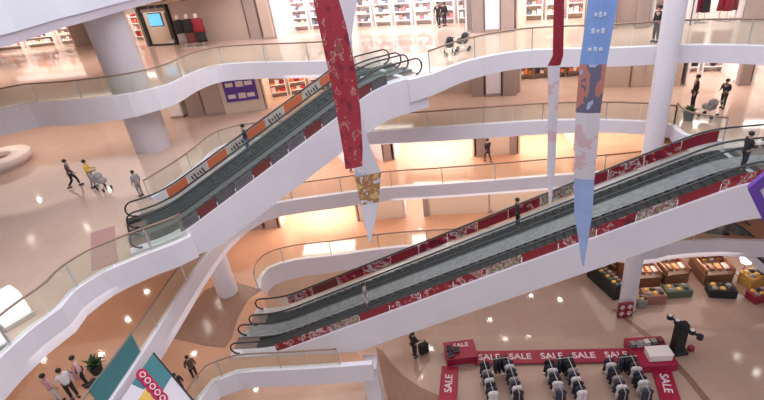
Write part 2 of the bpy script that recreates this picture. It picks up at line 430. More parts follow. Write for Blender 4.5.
# -- level C
eC = smooth(edge([(60, 466, 1.1), (110, 397, 1.1), (144, 347, 1.1), (178, 295, 1.1), (200, 262, 1.05), (225, 231, 1.0), (250, 212, .95), (277, 202, .9), (330, 194, .9), (385, 187, .85), (430, 184, .85), (480, 180.5, .85), (548, 175, .85), (620, 170, .8), (700, 160, .8), (800, 150, .8)], LC))
fascia(eC, LC)
slab('C', eC, [(60, eC[-1].y), (60, 75), (-75, 75), (-75, eC[0].y)], LC, ORANGE)
railing(eC, LC, 'glass railing on third balcony, sweeping behind the hanging pennants')
# -- level D
eD1 = smooth(edge([(185, 425, 1.05), (200, 396, 1.05), (213, 380, 1.05), (237, 371, 1.05), (300, 367, 1.05), (340, 364.5, 1.05), (358, 363, 1.05), (372, 362, 1.05)], LD))
eD2 = smooth(edge([(258, 288, 1.3), (259, 279, 1.3), (269, 267, 1.3), (295, 259, 1.3), (337, 254, 1.2), (389, 247, .9), (450, 243, .9), (560, 240, .9), (640, 248, 1.0), (668, 243, 1.0), (700, 240, 1.0), (722, 239, 1.0), (745, 240, 1.0), (800, 240, 1.0)], LD))
fascia(eD1, LD); fascia(eD2, LD)
m1 = Vector((P2n.x, P2n.y))+d2*2.2
slab('D', eD1+eD2, [(60, eD2[-1].y), (60, 75), (-75, 75), (-75, eD1[0].y)], LD, ORANGE)
railing([q for q in eD1 if q.x < at(357, 363, LD).x], LD, 'glass railing in front of the lower escalator foot'); railing([q for q in eD2 if q.x < at(720, 239, LD).x], LD, 'glass railing curving round behind the lower escalator foot')
# -- level E
b = MB(); b.box((0, 30, -.15), (150, 100, .3), GROUND); struct(b.build('floor'))
# inlaid stone
def inlay(pxs, z, m, name='trim', sm=True):
    q = [at(x, y, z+.006) for x, y in pxs]
    tri = tessellate_polygon([q]); b = MB(); b.add(q, [tuple(t) for t in tri], m); TR[0] += 1
    o = b.build('trim_%d' % TR[0])
    if o.data.polygons[0].normal.z < 0: o.data.flip_normals()
    return struct(o)
inlay([(376, 347), (383, 351), (392, 364), (405, 377), (422, 388), (445, 398), (470, 406), (395, 420), (385, 390)], LE, BROWN)
inlay([(611, 309), (615, 309), (655, 338), (690, 375), (712, 402), (704, 402), (684, 377), (650, 341)], LE, BROWN)
inlay([(170, 338), (185, 341), (205, 346), (225, 348), (232, 338), (238, 318), (248, 300), (262, 290), (230, 280), (205, 290), (185, 315)], LD, BROWN)
# -- storey above (upper left corner)
ZB = 20.15; LZ = 21.0
eZ = [at(x, y, ZB) for x, y in [(-80, 66), (0, 47), (26, 39), (60, 28), (79, 23), (113, 13), (150, 3), (220, -16)]]
eZ = smooth([(p.x, p.y, 1.0) for p in eZ])
def zband(hw, z0, z1, m):
    b = MB(); rings = []
    for i, p in enumerate(eZ):
        d = (eZ[min(i+1, len(eZ)-1)]-eZ[max(i-1, 0)]); t = Vector((d.x, d.y, 0)).normalized(); n = Vector((-t.y, t.x, 0)); c = Vector((p.x, p.y, 0))
        rings.append([c+n*hw+Vector((0, 0, z0)), c+n*hw+Vector((0, 0, z1)), c-n*hw+Vector((0, 0, z1)), c-n*hw+Vector((0, 0, z0))])
    b.loft(rings, m); TR[0] += 1; struct(b.build('trim_%d' % TR[0]))
zband(.30, ZB+.42, LZ+1.6, mat('skylit_blue_white', (.72, .76, .86), .45)); zband(.22, ZB, ZB+.42, WHITE_SHADE)  # sky light above and shade below are put into the two band colours
slab('Z', eZ, [(60, eZ[-1].y), (60, 75), (-75, 75), (-75, eZ[0].y)], LZ, PEACH, .7)
# ------------------------------------------------------------------ columns
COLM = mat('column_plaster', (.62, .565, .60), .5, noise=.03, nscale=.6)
def column(x, y, z0, z1, r, label, W_=None):
    W_ = W_ or WHITE
    b = MB(); b.lathe((x, y, z0), [(0, 0), (r, 0), (r, z1-z0), (0, z1-z0)], W_, 40)
    b.lathe((x, y, z0), [(r+.03, 0), (r+.03, .15), (r, .17)], STEEL, 40)
    o = b.build('column', None, True)
    o.data.set_sharp_from_angle(angle=math.radians(40))
    return struct(o, label, 'column')
cR = at(626.5, 308, LE); column(cR.x, cR.y, 0, 27, .47, 'thick round white column rising past every balcony at right')
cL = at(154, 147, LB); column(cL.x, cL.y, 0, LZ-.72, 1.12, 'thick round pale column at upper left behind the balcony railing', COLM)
cD = at(228, 292, LD); column(cD.x, cD.y, 0, LC-.5, .62, 'round white column behind the lower escalator foot')
b = MB(); p = at(366, 358, LD)
q = [at(364, 370, LD-1.05), at(377, 365, LD-1.05)]
b.box(((q[0].x+q[1].x)/2, (q[0].y+q[1].y)/2, (LD-.65)/2), (.75, .9, LD-.65), WHITE, az2); struct(b.build('pillar'), 'square white pillar under the lower escalator foot', 'pillar')
# ------------------------------------------------------------------ shops
def frame(p0, p1):
    d = p1-p0; az = math.atan2(d.y, d.x); return (p0+p1)/2, az, math.hypot(d.x, d.y)
SH = 3.25
def shop(pa, pb, z, label, inner=SHOPW, header=SHOPW, hcol=None, shelves=0, goods=None, power=90, frame_m=None, table=None, depth=3.2, lcol=(1, .93, .9)):
    p0, p1 = at(*pa, z), at(*pb, z); c, az, L = frame(p0, p1)
    L *= .965
    root = empty('shop', c, az, label, 'shop')
    m = MB(); m.box((0, depth, SH/2), (L, .12, SH), inner); m.build('back_wall', root)
    for s in (-1, 1): m = MB(); m.box((s*(L/2-.06), depth/2, SH/2), (.12, depth, SH), inner); m.build('side_wall', root)
    m = MB(); m.bevbox((0, .1, SH-.25), (L, .25, .5), header, .04); hd = m.build('header', root)
    if frame_m:
        m = MB(); 
        for s in (-1, 1): m.box((s*(L/2-.1), 0, SH/2), (.22, .3, SH), frame_m)
        m.box((0, -.02, SH-.1), (L, .3, .22), frame_m); m.box((0, 0, .06), (L, .3, .12), frame_m); m.build('entrance_frame', root)
    n = shelves
    for k in range(n):
        x = -L/2+L*(k+.5)/n
        sm = MB(); ws = L/n*.8
        for i in range(4): sm.box((x, depth-.35, .35+.6*i), (ws, .5, .05), WOOD if goods == 'brown' else SHOPW)
        for s in (-1, 1): sm.box((x+s*ws/2, depth-.35, 1.15), (.06, .5, 2.3), WOOD if goods == 'brown' else SHOPW)
        sm.build('shelf_unit', root)
    if goods and n:
        gm = MB(); pal = GOODS[goods]
        for k in range(n):
            x = -L/2+L*(k+.5)/n; ws = L/n*.74
            for i in range(4):
                q = max(3, int(ws/.3))
                for j in range(q):
                    hh = random.uniform(.15, .42)
                    gm.box((x-ws/2+ws*(j+.5)/q, depth-.4, .375+.6*i+hh/2), (ws/q*.8, .25, hh), random.choice(pal))
        g = gm.build('shelf_goods', root); g['kind'] = 'stuff'
    a = area('shop_light', (0, depth*.45, SH-.12), L*.7, depth*.5, power*L/4, lcol); a.parent = root
    return root
GOODS = {'warm': [CREAM, ORNG, SHOPP, WOOD, SHOPW, CREAM],
         'brown': [WOOD, ORNG, DARK, mat('rust_goods', (.5, .16, .06), .5), CREAM],
         'mixed': [SHOPP, mat('slate_goods', (.16, .17, .22), .5), SHOPW, mat('rose_goods', (.62, .22, .24), .5), CREAM],
         'red': [RED, ORNG, SHOPP, mat('crimson_goods', (.6, .03, .04), .5)], 'dark': [DARK, PR_GREY, TAUPE, PR_DRED]}
def garment(name, c, az, w, h, m, label, group=None):
    b = MB(); n = 8; rings = []
    prof = [(.5, 0), (.46, .3), (.40, .6), (.5, .82), (.42, .95), (.16, 1)]
    for f, t in prof:
        rings.append([(math.cos(2*PI*i/n)*w*f, math.sin(2*PI*i/n)*w*f*.35, t*h) for i in range(n)])
    b.loft(rings, m); o = b.build(name, None, True); o.location = c; o.rotation_euler = (0, 0, az)
    return tag(o, label, 'garment', group) if label else o
def wall(pa, pb, z, m=BEIGE, off=0, th=.3, h=None, name='wall_back'):
    p0, p1 = at(*pa, z), at(*pb, z); c, az, L = frame(p0, p1); b = MB(); h = h or SH+.1
    b.box((c.x-math.sin(az)*th/2, c.y+math.cos(az)*th/2, z+h/2), (L, th, h), m, az); return struct(b.build(name))
def pilaster(pa, pb, z, m, label, th=.5):
    p0, p1 = at(*pa, z), at(*pb, z); c, az, L = frame(p0, p1)
    b = MB(); b.bevbox((c.x-math.sin(az)*th/2, c.y+math.cos(az)*th/2, z+SH/2), (L, th, SH+.1), m, .06, az)
    b.box((c.x-math.sin(az)*th/2, c.y+math.cos(az)*th/2, z+.1), (L+.04, th+.04, .2), TAUPE, az)
    return struct(b.build('pillar'), label, 'pillar')
DN = [0]
def doorway(pa, pb, z, m, label):
    p0, p1 = at(*pa, z), at(*pb, z); c, az, L = frame(p0, p1); DN[0] += 1
    r = empty('door_%d' % DN[0], c, az); r['kind'] = 'structure'; r['label'] = label
    for s in (-1, 1):
        b = MB(); b.bevbox((s*L/4, -.05, 1.25), (L/2-.06, .08, 2.5), m, .02); d = b.build('door_leaf', r)
        b = MB(); b.box((s*.12, -.12, 1.15), (.04, .05, .5), STEEL); b.build('door_handle', d)
    b = MB(); b.box((0, -.03, 2.58), (L+.2, .1, .1), DBROWN)
    for s in (-1, 1): b.box((s*(L/2+.04), -.03, 1.3), (.1, .1, 2.6), DBROWN)
    b.build('door_frame', r)
# backing walls far behind every level
for z in (LE, LD, LC, LB, LA):
    b = MB()
    b.box((0, 74, z+1.7), (150, .4, 3.4), BEIGE); struct(b.build('wall_back'))
# ---- A
shop((-30, 58), (78, 47), LA, 'upper left shop with brown shelves of rust coloured goods, left of the thick column', CREAM, CREAM, None, 3, 'warm', 120)
shop((110, 47.5), (148, 46.2), LA, 'bright cream shop just right of the thick upper left column', CREAM, SHOPW, None, 1, 'red', 110)
shop((150, 46), (179, 44.3), LA, 'black framed shop entrance with a blue screen hanging inside', CREAM, TAUPE, None, 2, 'brown', 60, DARK)
wall((180, 44), (250, 38.5), LA, BEIGE)
doorway((218, 40.6), (246, 38.6), LA, BEIGE, 'beige double door on the upper left balcony wall')
pilaster((251, 39.5), (262, 39), LA, TAUPE, 'slim taupe pillar right of the beige double door'); pilaster((264, 39.5), (275, 39), LA, BEIGE, 'slim beige pillar beside the bright pink shop')
shop((276, 38.5), (335, 35), LA, 'bright pink shop with peach tables, left of the red hanging banner', SHOPP, SHOPW, None, 3, 'mixed', 130)
shop((336, 35), (470, 31), LA, 'wide white shop with goods shelves, above the upper escalator top', SHOPW, SHOPW, None, 6, 'mixed', 150)
pilaster((472, 33), (484, 32.5), LA, TAUPE, 'taupe pillar at right end of the wide white shop'); pilaster((485, 33), (500, 32.3), LA, WHITE, 'pale square pillar between two taupe ones'); pilaster((501, 33), (514, 31.8), LA, TAUPE, 'taupe pillar left of the cream shop')
shop((515, 30), (585, 27), LA, 'cream lit shop behind the thin pennant', CREAM, CREAM, None, 3, 'mixed', 150)
wall((585, 27.5), (640, 25.5), LA, BEIGE); pilaster((606, 30), (616, 29), LA, TAUPE, 'taupe pillar right of the blue pennant top'); pilaster((636, 29), (648, 28), LA, TAUPE, 'taupe pillar left of the round white column')
shop((650, 26.5), (690, 25), LA, 'shop with red header partly hidden by the round white column', SHOPW, RED, None, 1, 'red', 100)
shop((690, 25), (742, 22), LA, 'white clothes shop with red garments at upper right', SHOPW, SHOPW, None, 0, None, 140)
wall((742, 22.5), (800, 20), LA, BEIGE)
for k, (x, y, m1, m2, lb) in enumerate([(186, 47, BLK, GRC, 'dark dressed mannequin left of the beige double door'), (195, 46.5, BLK, PR_DRED, 'black and dull red mannequin left of the beige double door'), (204, 46, RED, BLK, 'mannequin in red nearest the beige double door')]):
    q = empty('mannequin', at(x, y, LA), 0, lb, 'mannequin'); q.scale = (1.3, 1.3, 1.3)
    b = MB(); b.cyl((0, 0, 0), (0, 0, .04), .3, STEEL); b.cyl((0, 0, 0), (0, 0, .9), .025, STEEL); b.build('stand', q)
    g = garment('jacket', (0, 0, .85), 0, .75, .8, m1, None); g.parent = q
    g = garment('skirt', (0, 0, .25), 0, .7, .65, m2, None); g.parent = q
    b = MB(); b.sphere((0, 0, 1.8), .13, SHOPP, (1, 1, 1.2)); b.build('head', q, True)
# ---- B
wall((-60, 140), (100, 120), LB, BEIGE, h=3.3); 
wall((100, 120), (172, 118), LB, CREAM)
pilaster((172, 119), (184, 118), LB, SHOPW, 'white pillar on second balcony near the round column'); pilaster((190, 118), (206, 116), LB, TAUPE, 'taupe panel left of the purple poster'); pilaster((207, 116.5), (226, 114), LB, BEIGE, 'beige panel left of the purple poster')
wall((226, 114), (266, 109), LB, CREAM)
shop((266, 109), (330, 99), LB, 'shop glowing orange behind the upper escalator', CREAM, SHOPW, None, 3, 'red', 110, None, None, 3.2, (1, .75, .6))
shop((330, 99), (420, 94), LB, 'shop hidden behind the red banner on second balcony', CREAM, CREAM, None, 0, None, 60)
wall((420, 94), (520, 92.5), LB, BEIGE)
pilaster((472, 97), (484, 96.5), LB, TAUPE, 'taupe pillar on second balcony under the taupe upper one'); pilaster((486, 97), (501, 96), LB, WHITE, 'white square pillar on the second balcony'); pilaster((503, 96.5), (516, 95.5), LB, TAUPE, 'taupe pillar left of the brown food stall')
shop((518, 92), (590, 88), LB, 'brown food stall with dark shelves on second balcony', CREAM, CREAM, None, 4, 'brown', 70)
wall((590, 88), (680, 86), LB, BEIGE); doorway((630, 86.8), (655, 86.2), LB, BEIGE, 'beige double door left of the round white column on second balcony')
shop((684, 86), (738, 84.5), LB, 'white lit shop behind the black clad person on second balcony', SHOPW, SHOPW, None, 2, 'dark', 160)
pilaster((738, 86), (750, 85), LB, TAUPE, 'taupe pillar at far right of second balcony')
shop((750, 85), (810, 82), LB, 'white shop cut by right edge on second balcony', SHOPW, SHOPW, None, 0, None, 120)
# ---- C
wall((180, 205), (280, 186), LC, CREAM)
shop((280, 186), (352, 172), LC, 'pale shop under the upper escalator, with a small dark sign', SHOPP, SHOPP, None, 0, None, 90)
pilaster((384, 161), (392, 160), LC, TAUPE, 'taupe pillar left of the bright white shop on third balcony')
shop((352, 172), (384, 162), LC, 'shop behind the gold pennant on third balcony', SHOPW, CREAM, None, 0, None, 80)
shop((393, 159.5), (476, 156.5), LC, 'wide bright white shop on third balcony', SHOPW, SHOPW, None, 0, None, 260)
pilaster((477, 157), (486, 156), LC, TAUPE, 'taupe pillar beside the person on third balcony'); 
wall((486, 156), (516, 154), LC, CREAM); pilaster((510, 155), (517, 154), LC, TAUPE, 'taupe pillar right of the person on third balcony')
shop((517, 153.5), (576, 149), LC, 'peach lit shop behind the thin pennant on third balcony', CREAM, SHOPW, None, 0, None, 260, None, None, 3.2, (1, .92, .88))
shop((576, 149), (660, 142), LC, 'warm lit shop right of the blue pennant on third balcony', CREAM, CREAM, None, 2, 'mixed', 160, None, None, 3.2, (1, .9, .83))
# ---- D
wall((140, 262), (250, 231), LD, BEIGE); pilaster((251, 231), (263, 229), LD, TAUPE, 'taupe pillar on lowest balcony under the upper escalator'); pilaster((266, 230), (278, 228), LD, TAUPE, 'second taupe pillar left of the bright lowest shop')
shop((279, 228), (360, 221), LD, 'bright cream shop on lowest balcony left of the gold pennant tip', CREAM, SHOPW, None, 0, None, 260, None, None, 3.2, (1, .92, .88))
wall((360, 221), (404, 217), LD, CREAM); shop((404, 217), (430, 215), LD, 'small white lit shop window on lowest balcony', SHOPW, SHOPW, None, 0, None, 200)
wall((430, 215), (700, 205), LD, CREAM); pilaster((488, 213), (498, 212), LD, TAUPE, 'taupe pillar on lowest balcony above the long escalator'); pilaster((424, 216.5), (429, 216), LD, TAUPE, 'narrow taupe pillar by the small white shop window')
# red garments in the upper right shop
p0, p1 = at(690, 25, LA), at(742, 22, LA); cc, azs, LL = frame(p0, p1)
dv = Vector((math.cos(azs), math.sin(azs), 0)); nv = Vector((-math.sin(azs), math.cos(azs), 0))
for k, (t, m, lb) in enumerate([(.05, RED, 'red dress on a stand, leftmost in the white clothes shop'), (.18, RED, 'red coat second from left in the white clothes shop'), (.30, DARK, 'dark coat between red garments in the white clothes shop'), (.62, RED, 'red dress right of the dark coat in the white clothes shop'), (.74, RED, 'red coat second from right in the white clothes shop'), (.92, PR_DRED, 'dull red jacket at right end of the white clothes shop')]):
    c = p0+dv*LL*t+nv*(.5+.2*(k % 2))
    mq = empty('clothes_stand', c, azs, lb, 'clothes stand')
    b = MB(); b.cyl((0, 0, 0), (0, 0, .05), .22, STEEL); b.cyl((0, 0, 0), (0, 0, 1.75), .02, STEEL); b.build('stand', mq)
    g = garment('dress', (0, 0, .5), 0, .42, 1.2, m, None); g.parent = mq
# screen in the black-framed shop, purple poster, small sign
p = (at(160, 45.5, LA)+at(172, 44.5, LA))/2; _, azq, _ = frame(at(150, 46, LA), at(179, 44.3, LA))
q = p+Vector((-math.sin(azq), math.cos(azq), 0))*(-.2)
r = empty('hanging_screen', (q.x, q.y, LA+1.75), azq, 'blue lit screen hanging in the black framed shop entrance', 'screen')
b = MB(); b.bevbox((0, 0, .4), (1.5, .12, 1.1), DARK, .03); b.build('casing', r)
b = MB(); b.box((0, -.07, .4), (1.36, .02, .96), mat('screen_blue', (.12, .45, .8), .3, emit=.9)); b.build('display', r)
b = MB(); b.cyl((-.4, 0, .95), (-.4, 0, 1.5), .02, STEEL); b.cyl((.4, 0, .95), (.4, 0, 1.5), .02, STEEL); b.build('bracket', r)
p0, p1 = at(231, 113.3, LB), at(262, 109.4, LB); c, azq, L = frame(p0, p1)
r = empty('poster_lightbox', c+Vector((math.sin(azq)*.08, -math.cos(azq)*.08, .9)), azq, 'purple and white poster lightbox on second balcony wall', 'poster')
b = MB(); b.bevbox((0, 0, .8), (L, .12, 1.7), PURPLE, .02); b.build('casing', r)
b = MB()
for k, x in enumerate((-.3, .02, .3)):
    for zz in (.35, 1.2): b = MB(); b.bevbox((x*L, -.07, zz), (L*.24, .02, .3+.1*(k % 2)), SHOPP if k == 1 else SHOPW, .05); b.build('white_print', r)
p = at(338, 172, LC); _, azq, _ = frame(at(280, 186, LC), at(352, 172, LC))
b = MB(); b.bevbox((0, 0, 0), (.6, .08, .45), DARK, .02); o = b.build('shop_sign'); o.location = p+Vector((math.sin(azq)*.25, -math.cos(azq)*.25, 2.6)); o.rotation_euler = (0, 0, azq); tag(o, 'small dark sign on the pale shop under the upper escalator', 'sign')
# ------------------------------------------------------------------ round planter bench
p = at(0, 166, LB)
r = empty('round_planter', (p.x, p.y, LB), 0, 'large round white planter bench cut by left edge', 'planter')
b = MB(); b.lathe((0, 0, 0), [(1.7, 0), (1.7, .1), (2.0, .25), (2.05, .6), (1.95, .68), (.95, .68), (.9, .6), (.9, .2), (0, .2)], mat('planter_white', (.78, .68, .64), .4), 48); b.build('basin', r, True)
b = MB(); b.lathe((0, 0, .3), [(0, .12), (.5, .12), (.89, .08)], mat('soil_brown', (.16, .07, .04), .8, noise=.2, nscale=8), 32); b.build('soil', r, True)
# illuminated white panels at far left of level B
for k, (x, y, lb) in enumerate([(-9, 349, 'glowing white display cube at left edge, lower of two'), (16, 319, 'glowing white display cube at left edge, upper of two')]):
    p = at(x, y, LB); r = empty('display_cube', p, .9, lb, 'display cube')
    b = MB(); b.bevbox((0, 0, .1), (1.0, 1.0, .2), STEEL, .02); b.build('base', r)
    b = MB(); b.bevbox((0, 0, .65), (.9, .9, .9), mat('lit_acrylic', (.9, .88, .92), .4, emit=.9), .03); b.build('lit_case', r)
# ------------------------------------------------------------------ pennants
def strip_profile(px, w, top_w=None):
    pass
def pennant(name, lower, dist, up_z, segs, label, az, motif=None, th=.03, twist=0, dx=0):
    """lower: pixel of the lowest tip; hangs plumb at a horizontal distance. segs: (height above tip, width, material)"""
    tip = atd(*lower, dist)
    r = empty(name, tip, az, label, 'banner')
    for i in range(len(segs)-1):
        z0, w0, o0, m, nm = segs[i]; z1, w1, o1 = segs[i+1][:3]
        b = MB(); n = 6; rings = []
        for k in range(n+1):
            t = k/n; z = z0+(z1-z0)*t; w = max(.01, w0+(w1-w0)*t); a = twist*z; bow = .05*math.sin(z*.9); o = o0+(o1-o0)*t
            u = Vector((math.cos(a), math.sin(a), 0)); v = Vector((-math.sin(a), math.cos(a), 0)); c = Vector((o, bow, z))
            rings.append([c-u*w/2-v*th/2, c+u*w/2-v*th/2, c+u*w/2+v*th/2, c-u*w/2+v*th/2])
        b.loft(rings, m); b.build(nm, r)
    zt = segs[-1][0]
    b = MB(); b.box((segs[-1][2], .05*math.sin(zt*.9), zt+.03), (segs[-1][1]+.1, .07, .07), STEEL); b.build('top_bar', r)
    b = MB(); b.cyl((segs[-1][2], .05*math.sin(zt*.9), zt), (segs[-1][2], 0, up_z-tip.z), .012, STEEL); b.build('suspension_cord', r)
    return r, tip
P_RED = mat_print('banner_red', [(0, (.22, .02, .04)), (.38, (.38, .03, .055)), (.56, (.50, .30, .26)), (.585, (.42, .04, .07)), (.66, (.25, .10, .08))], 3.2, .6, (1, 1, .6))
P_PALE = mat_print('banner_pale', [(0, (.78, .78, .86)), (.60, (.55, .62, .85)), (.70, (.75, .62, .6))], 1.0, .6)
P_GOLD = mat_print('banner_gold_figure', [(0, (.70, .68, .72)), (.40, (.42, .22, .10)), (.52, (.70, .52, .22)), (.60, (.18, .10, .08)), (.70, (.75, .68, .66))], 2.4, .6)
P_BLUE = mat('banner_blue', (.22, .36, .72), .55, noise=.12, nscale=1.2)
P_BLUE2 = mat('banner_light_blue', (.36, .48, .80), .55, noise=.1, nscale=1.2)
P_ORBL = mat_print('banner_orange_dark_figure', [(0, (.30, .42, .75)), (.42, (.50, .20, .16)), (.51, (.15, .14, .22)), (.60, (.45, .50, .72)), (.72, (.70, .30, .2))], 1.6, .6, (1, 1, .5))
P_WHT = mat_print('banner_white_pink', [(0, (.72, .68, .74)), (.55, (.70, .50, .54)), (.66, (.55, .55, .68)), (.74, (.74, .72, .76))], 1.2, .6)
D = 15.0
def pennant_px(name, dist, pts, label, parts, th=.03):
    """pts: list of (px, py, width_px) from tip up to above the frame; parts: (first, last, material, name)"""
    base = atd(*pts[0][:2], dist); az = math.atan2(base.y, base.x)-PI/2
    u = Vector((math.cos(az), math.sin(az), 0)); r = empty(name, base, az, label, 'banner')
    prof = []
    for x, y, w in pts:
        p = atd(x, y, dist); dep = (R3.transposed() @ (p-Vector((0, 0, CAMZ)))).z
        prof.append(((p-base).dot(u), p.z-base.z, w*dep/F))
    for i0, i1, m, nm in parts:
        b = MB(); rings = []
        for i in range(i0, i1):
            (o0, z0, w0), (o1, z1, w1) = prof[i], prof[i+1]; n = 5
            for k in range(n+(i == i1-1)):
                t = k/n; z = z0+(z1-z0)*t; w = max(.012, w0+(w1-w0)*t); o = o0+(o1-o0)*t; bow = .10*math.sin(z*.8); h = th/2
                rings.append([(o-w/2, bow+.05-h, z), (o, bow-h, z), (o+w/2, bow+.05-h, z), (o+w/2, bow+.05+h, z), (o, bow+h, z), (o-w/2, bow+.05+h, z)])
        b.loft(rings, m); b.build(nm, r)
    o, z, w = prof[-1]; bow = .10*math.sin(z*.8)
    b = MB(); b.box((o, bow+.02, z+.03), (w+.1, .09, .07), STEEL); b.build('top_bar', r)
    b = MB(); b.cyl((o, bow, z), (o, bow, z+5), .012, STEEL); b.build('suspension_cord', r)
    return r, prof, u, base
pennant_px('hanging_banner', 17, [(354, 168, 17), (353, 150, 20), (349, 115, 24), (343, 75, 27), (333, 28, 27), (326, 0, 25), (318, -40, 25)], 'long red patterned banner hanging in front of the upper escalator', [(0, 6, P_RED, 'banner_cloth')])
pennant_px('hanging_banner', 18.5, [(370, 243, 2), (370, 205, 19), (368, 175, 27), (361, 142, 14), (349, 80, 12), (343, 38, 18), (344, 0, 28), (338, -40, 28)], 'pale pennant with gold figure print and pointed tip, below the red banner', [(0, 1, P_PALE, 'pointed_tip'), (1, 2, P_GOLD, 'figure_print'), (2, 7, P_PALE, 'banner_cloth')])
pennant_px('hanging_banner', 17.5, [(550, 205, 2), (551, 170, 8), (553, 110, 9), (554, 65, 12), (558, 55, 10), (559, 0, 10), (561, -40, 10)], 'thin red and pale pennant seen nearly edge on', [(0, 3, P_WHT, 'pale_lower_cloth'), (3, 6, RED, 'red_upper_cloth')])
rb, prof, ub, bb = pennant_px('hanging_banner', 15, [(583, 266, 2), (583, 215, 17), (584, 180, 19), (588, 112, 23), (593, 64, 25), (603, 0, 28), (608, -40, 28)], 'wide blue pennant with white lettering marks and pointed tip', [(0, 2, P_BLUE2, 'pointed_tip'), (2, 3, P_WHT, 'pale_print'), (3, 4, P_ORBL, 'figure_print'), (4, 6, P_BLUE, 'banner_cloth')])
b = MB()
for k, (t, w) in enumerate([(.24, .5), (.50, .45), (.72, .4)]):
    o = prof[4][0]+(prof[5][0]-prof[4][0])*t; z = prof[4][1]+(prof[5][1]-prof[4][1])*t
    for i in range(3): b = MB(); b.bevbox((o+(i-1)*w*.28, .10*math.sin(z*.8)-.0, z+.05*((i*3+k) % 3)), (w*.2, .03, .10+.05*((i+k) % 2)), mat('banner_mark', (.62, .68, .85), .6), .02); b.build('white_mark', rb)
# purple hexagon sign cut by the right edge
c = atd(811, 194, 13); az = math.atan2(c.y, c.x)-PI/2
dep = (R3.transposed() @ (c-Vector((0, 0, CAMZ)))).z; rr = 52*dep/F
r = empty('hexagon_sign', c, az+.25, 'white hexagonal hanging sign with thick purple border, cut by right edge', 'sign')
b = MB(); ho = [Vector((rr*math.cos(PI/3*k), 0, rr*math.sin(PI/3*k))) for k in range(6)]; hi = [v*.80 for v in ho]
b.loft([[ho[k]+Vector((0, -.1, 0)), hi[k]+Vector((0, -.1, 0)), hi[k]+Vector((0, .1, 0)), ho[k]+Vector((0, .1, 0))] for k in list(range(6))+[0]], PURPLE); b.build('border', r)
b = MB(); b.plate([v+Vector((0, -.05, 0)) for v in hi], .1, mat('sign_face', (.74, .70, .80), .5)); b.build('sign_face', r)
b = MB()
for s in (-1, 1): b.cyl((s*rr*.45, 0, rr*.86), (s*rr*.45, 0, rr+8), .012, STEEL)
b.build('suspension_cord', r)
# ------------------------------------------------------------------ people
SKIN = mat('skin', (.55, .34, .25), .5)
HAIR = mat('black_hair', (.015, .012, .012), .5)
def skin_mesh(vs, es, rad, root=0, lev=1):
    me = bpy.data.meshes.new('figure'); me.from_pydata(vs, es, []); o = bpy.data.objects.new('figure', me); C.objects.link(o)
    md = o.modifiers.new('s', 'SKIN'); sb = o.modifiers.new('d', 'SUBSURF'); sb.levels = lev
    for i, r in enumerate(rad): v = me.skin_vertices[0].data[i]; v.radius = (r, r) if not isinstance(r, tuple) else r; v.use_root = (i == root)
    dg = bpy.context.evaluated_depsgraph_get(); out = bpy.data.meshes.new_from_object(o.evaluated_get(dg))
    bpy.data.objects.remove(o); bpy.data.meshes.remove(me)
    for p in out.polygons: p.use_smooth = True
    return out
POSES = {
 'stand': dict(kl=(-.10, .02, .50), al=(-.10, -.03, .08), kr=(.10, .04, .50), ar=(.10, .02, .08), el=(-.25, -.03, 1.14), wl=(-.26, .06, .90), er=(.25, -.03, 1.14), wr=(.26, .06, .90), lean=0),
 'walk': dict(kl=(-.10, .20, .52), al=(-.10, .24, .09), kr=(.10, -.02, .48), ar=(.10, -.32, .14), el=(-.25, -.14, 1.15), wl=(-.25, -.08, .92), er=(.25, .10, 1.15), wr=(.24, .26, .95), lean=.05),
 'hold': dict(kl=(-.10, .06, .50), al=(-.10, .02, .08), kr=(.10, .0, .50), ar=(.10, -.10, .08), el=(-.25, .02, 1.14), wl=(-.18, .28, 1.10), er=(.25, .02, 1.14), wr=(.18, .28, 1.10), lean=.04),
}
_pm = {}
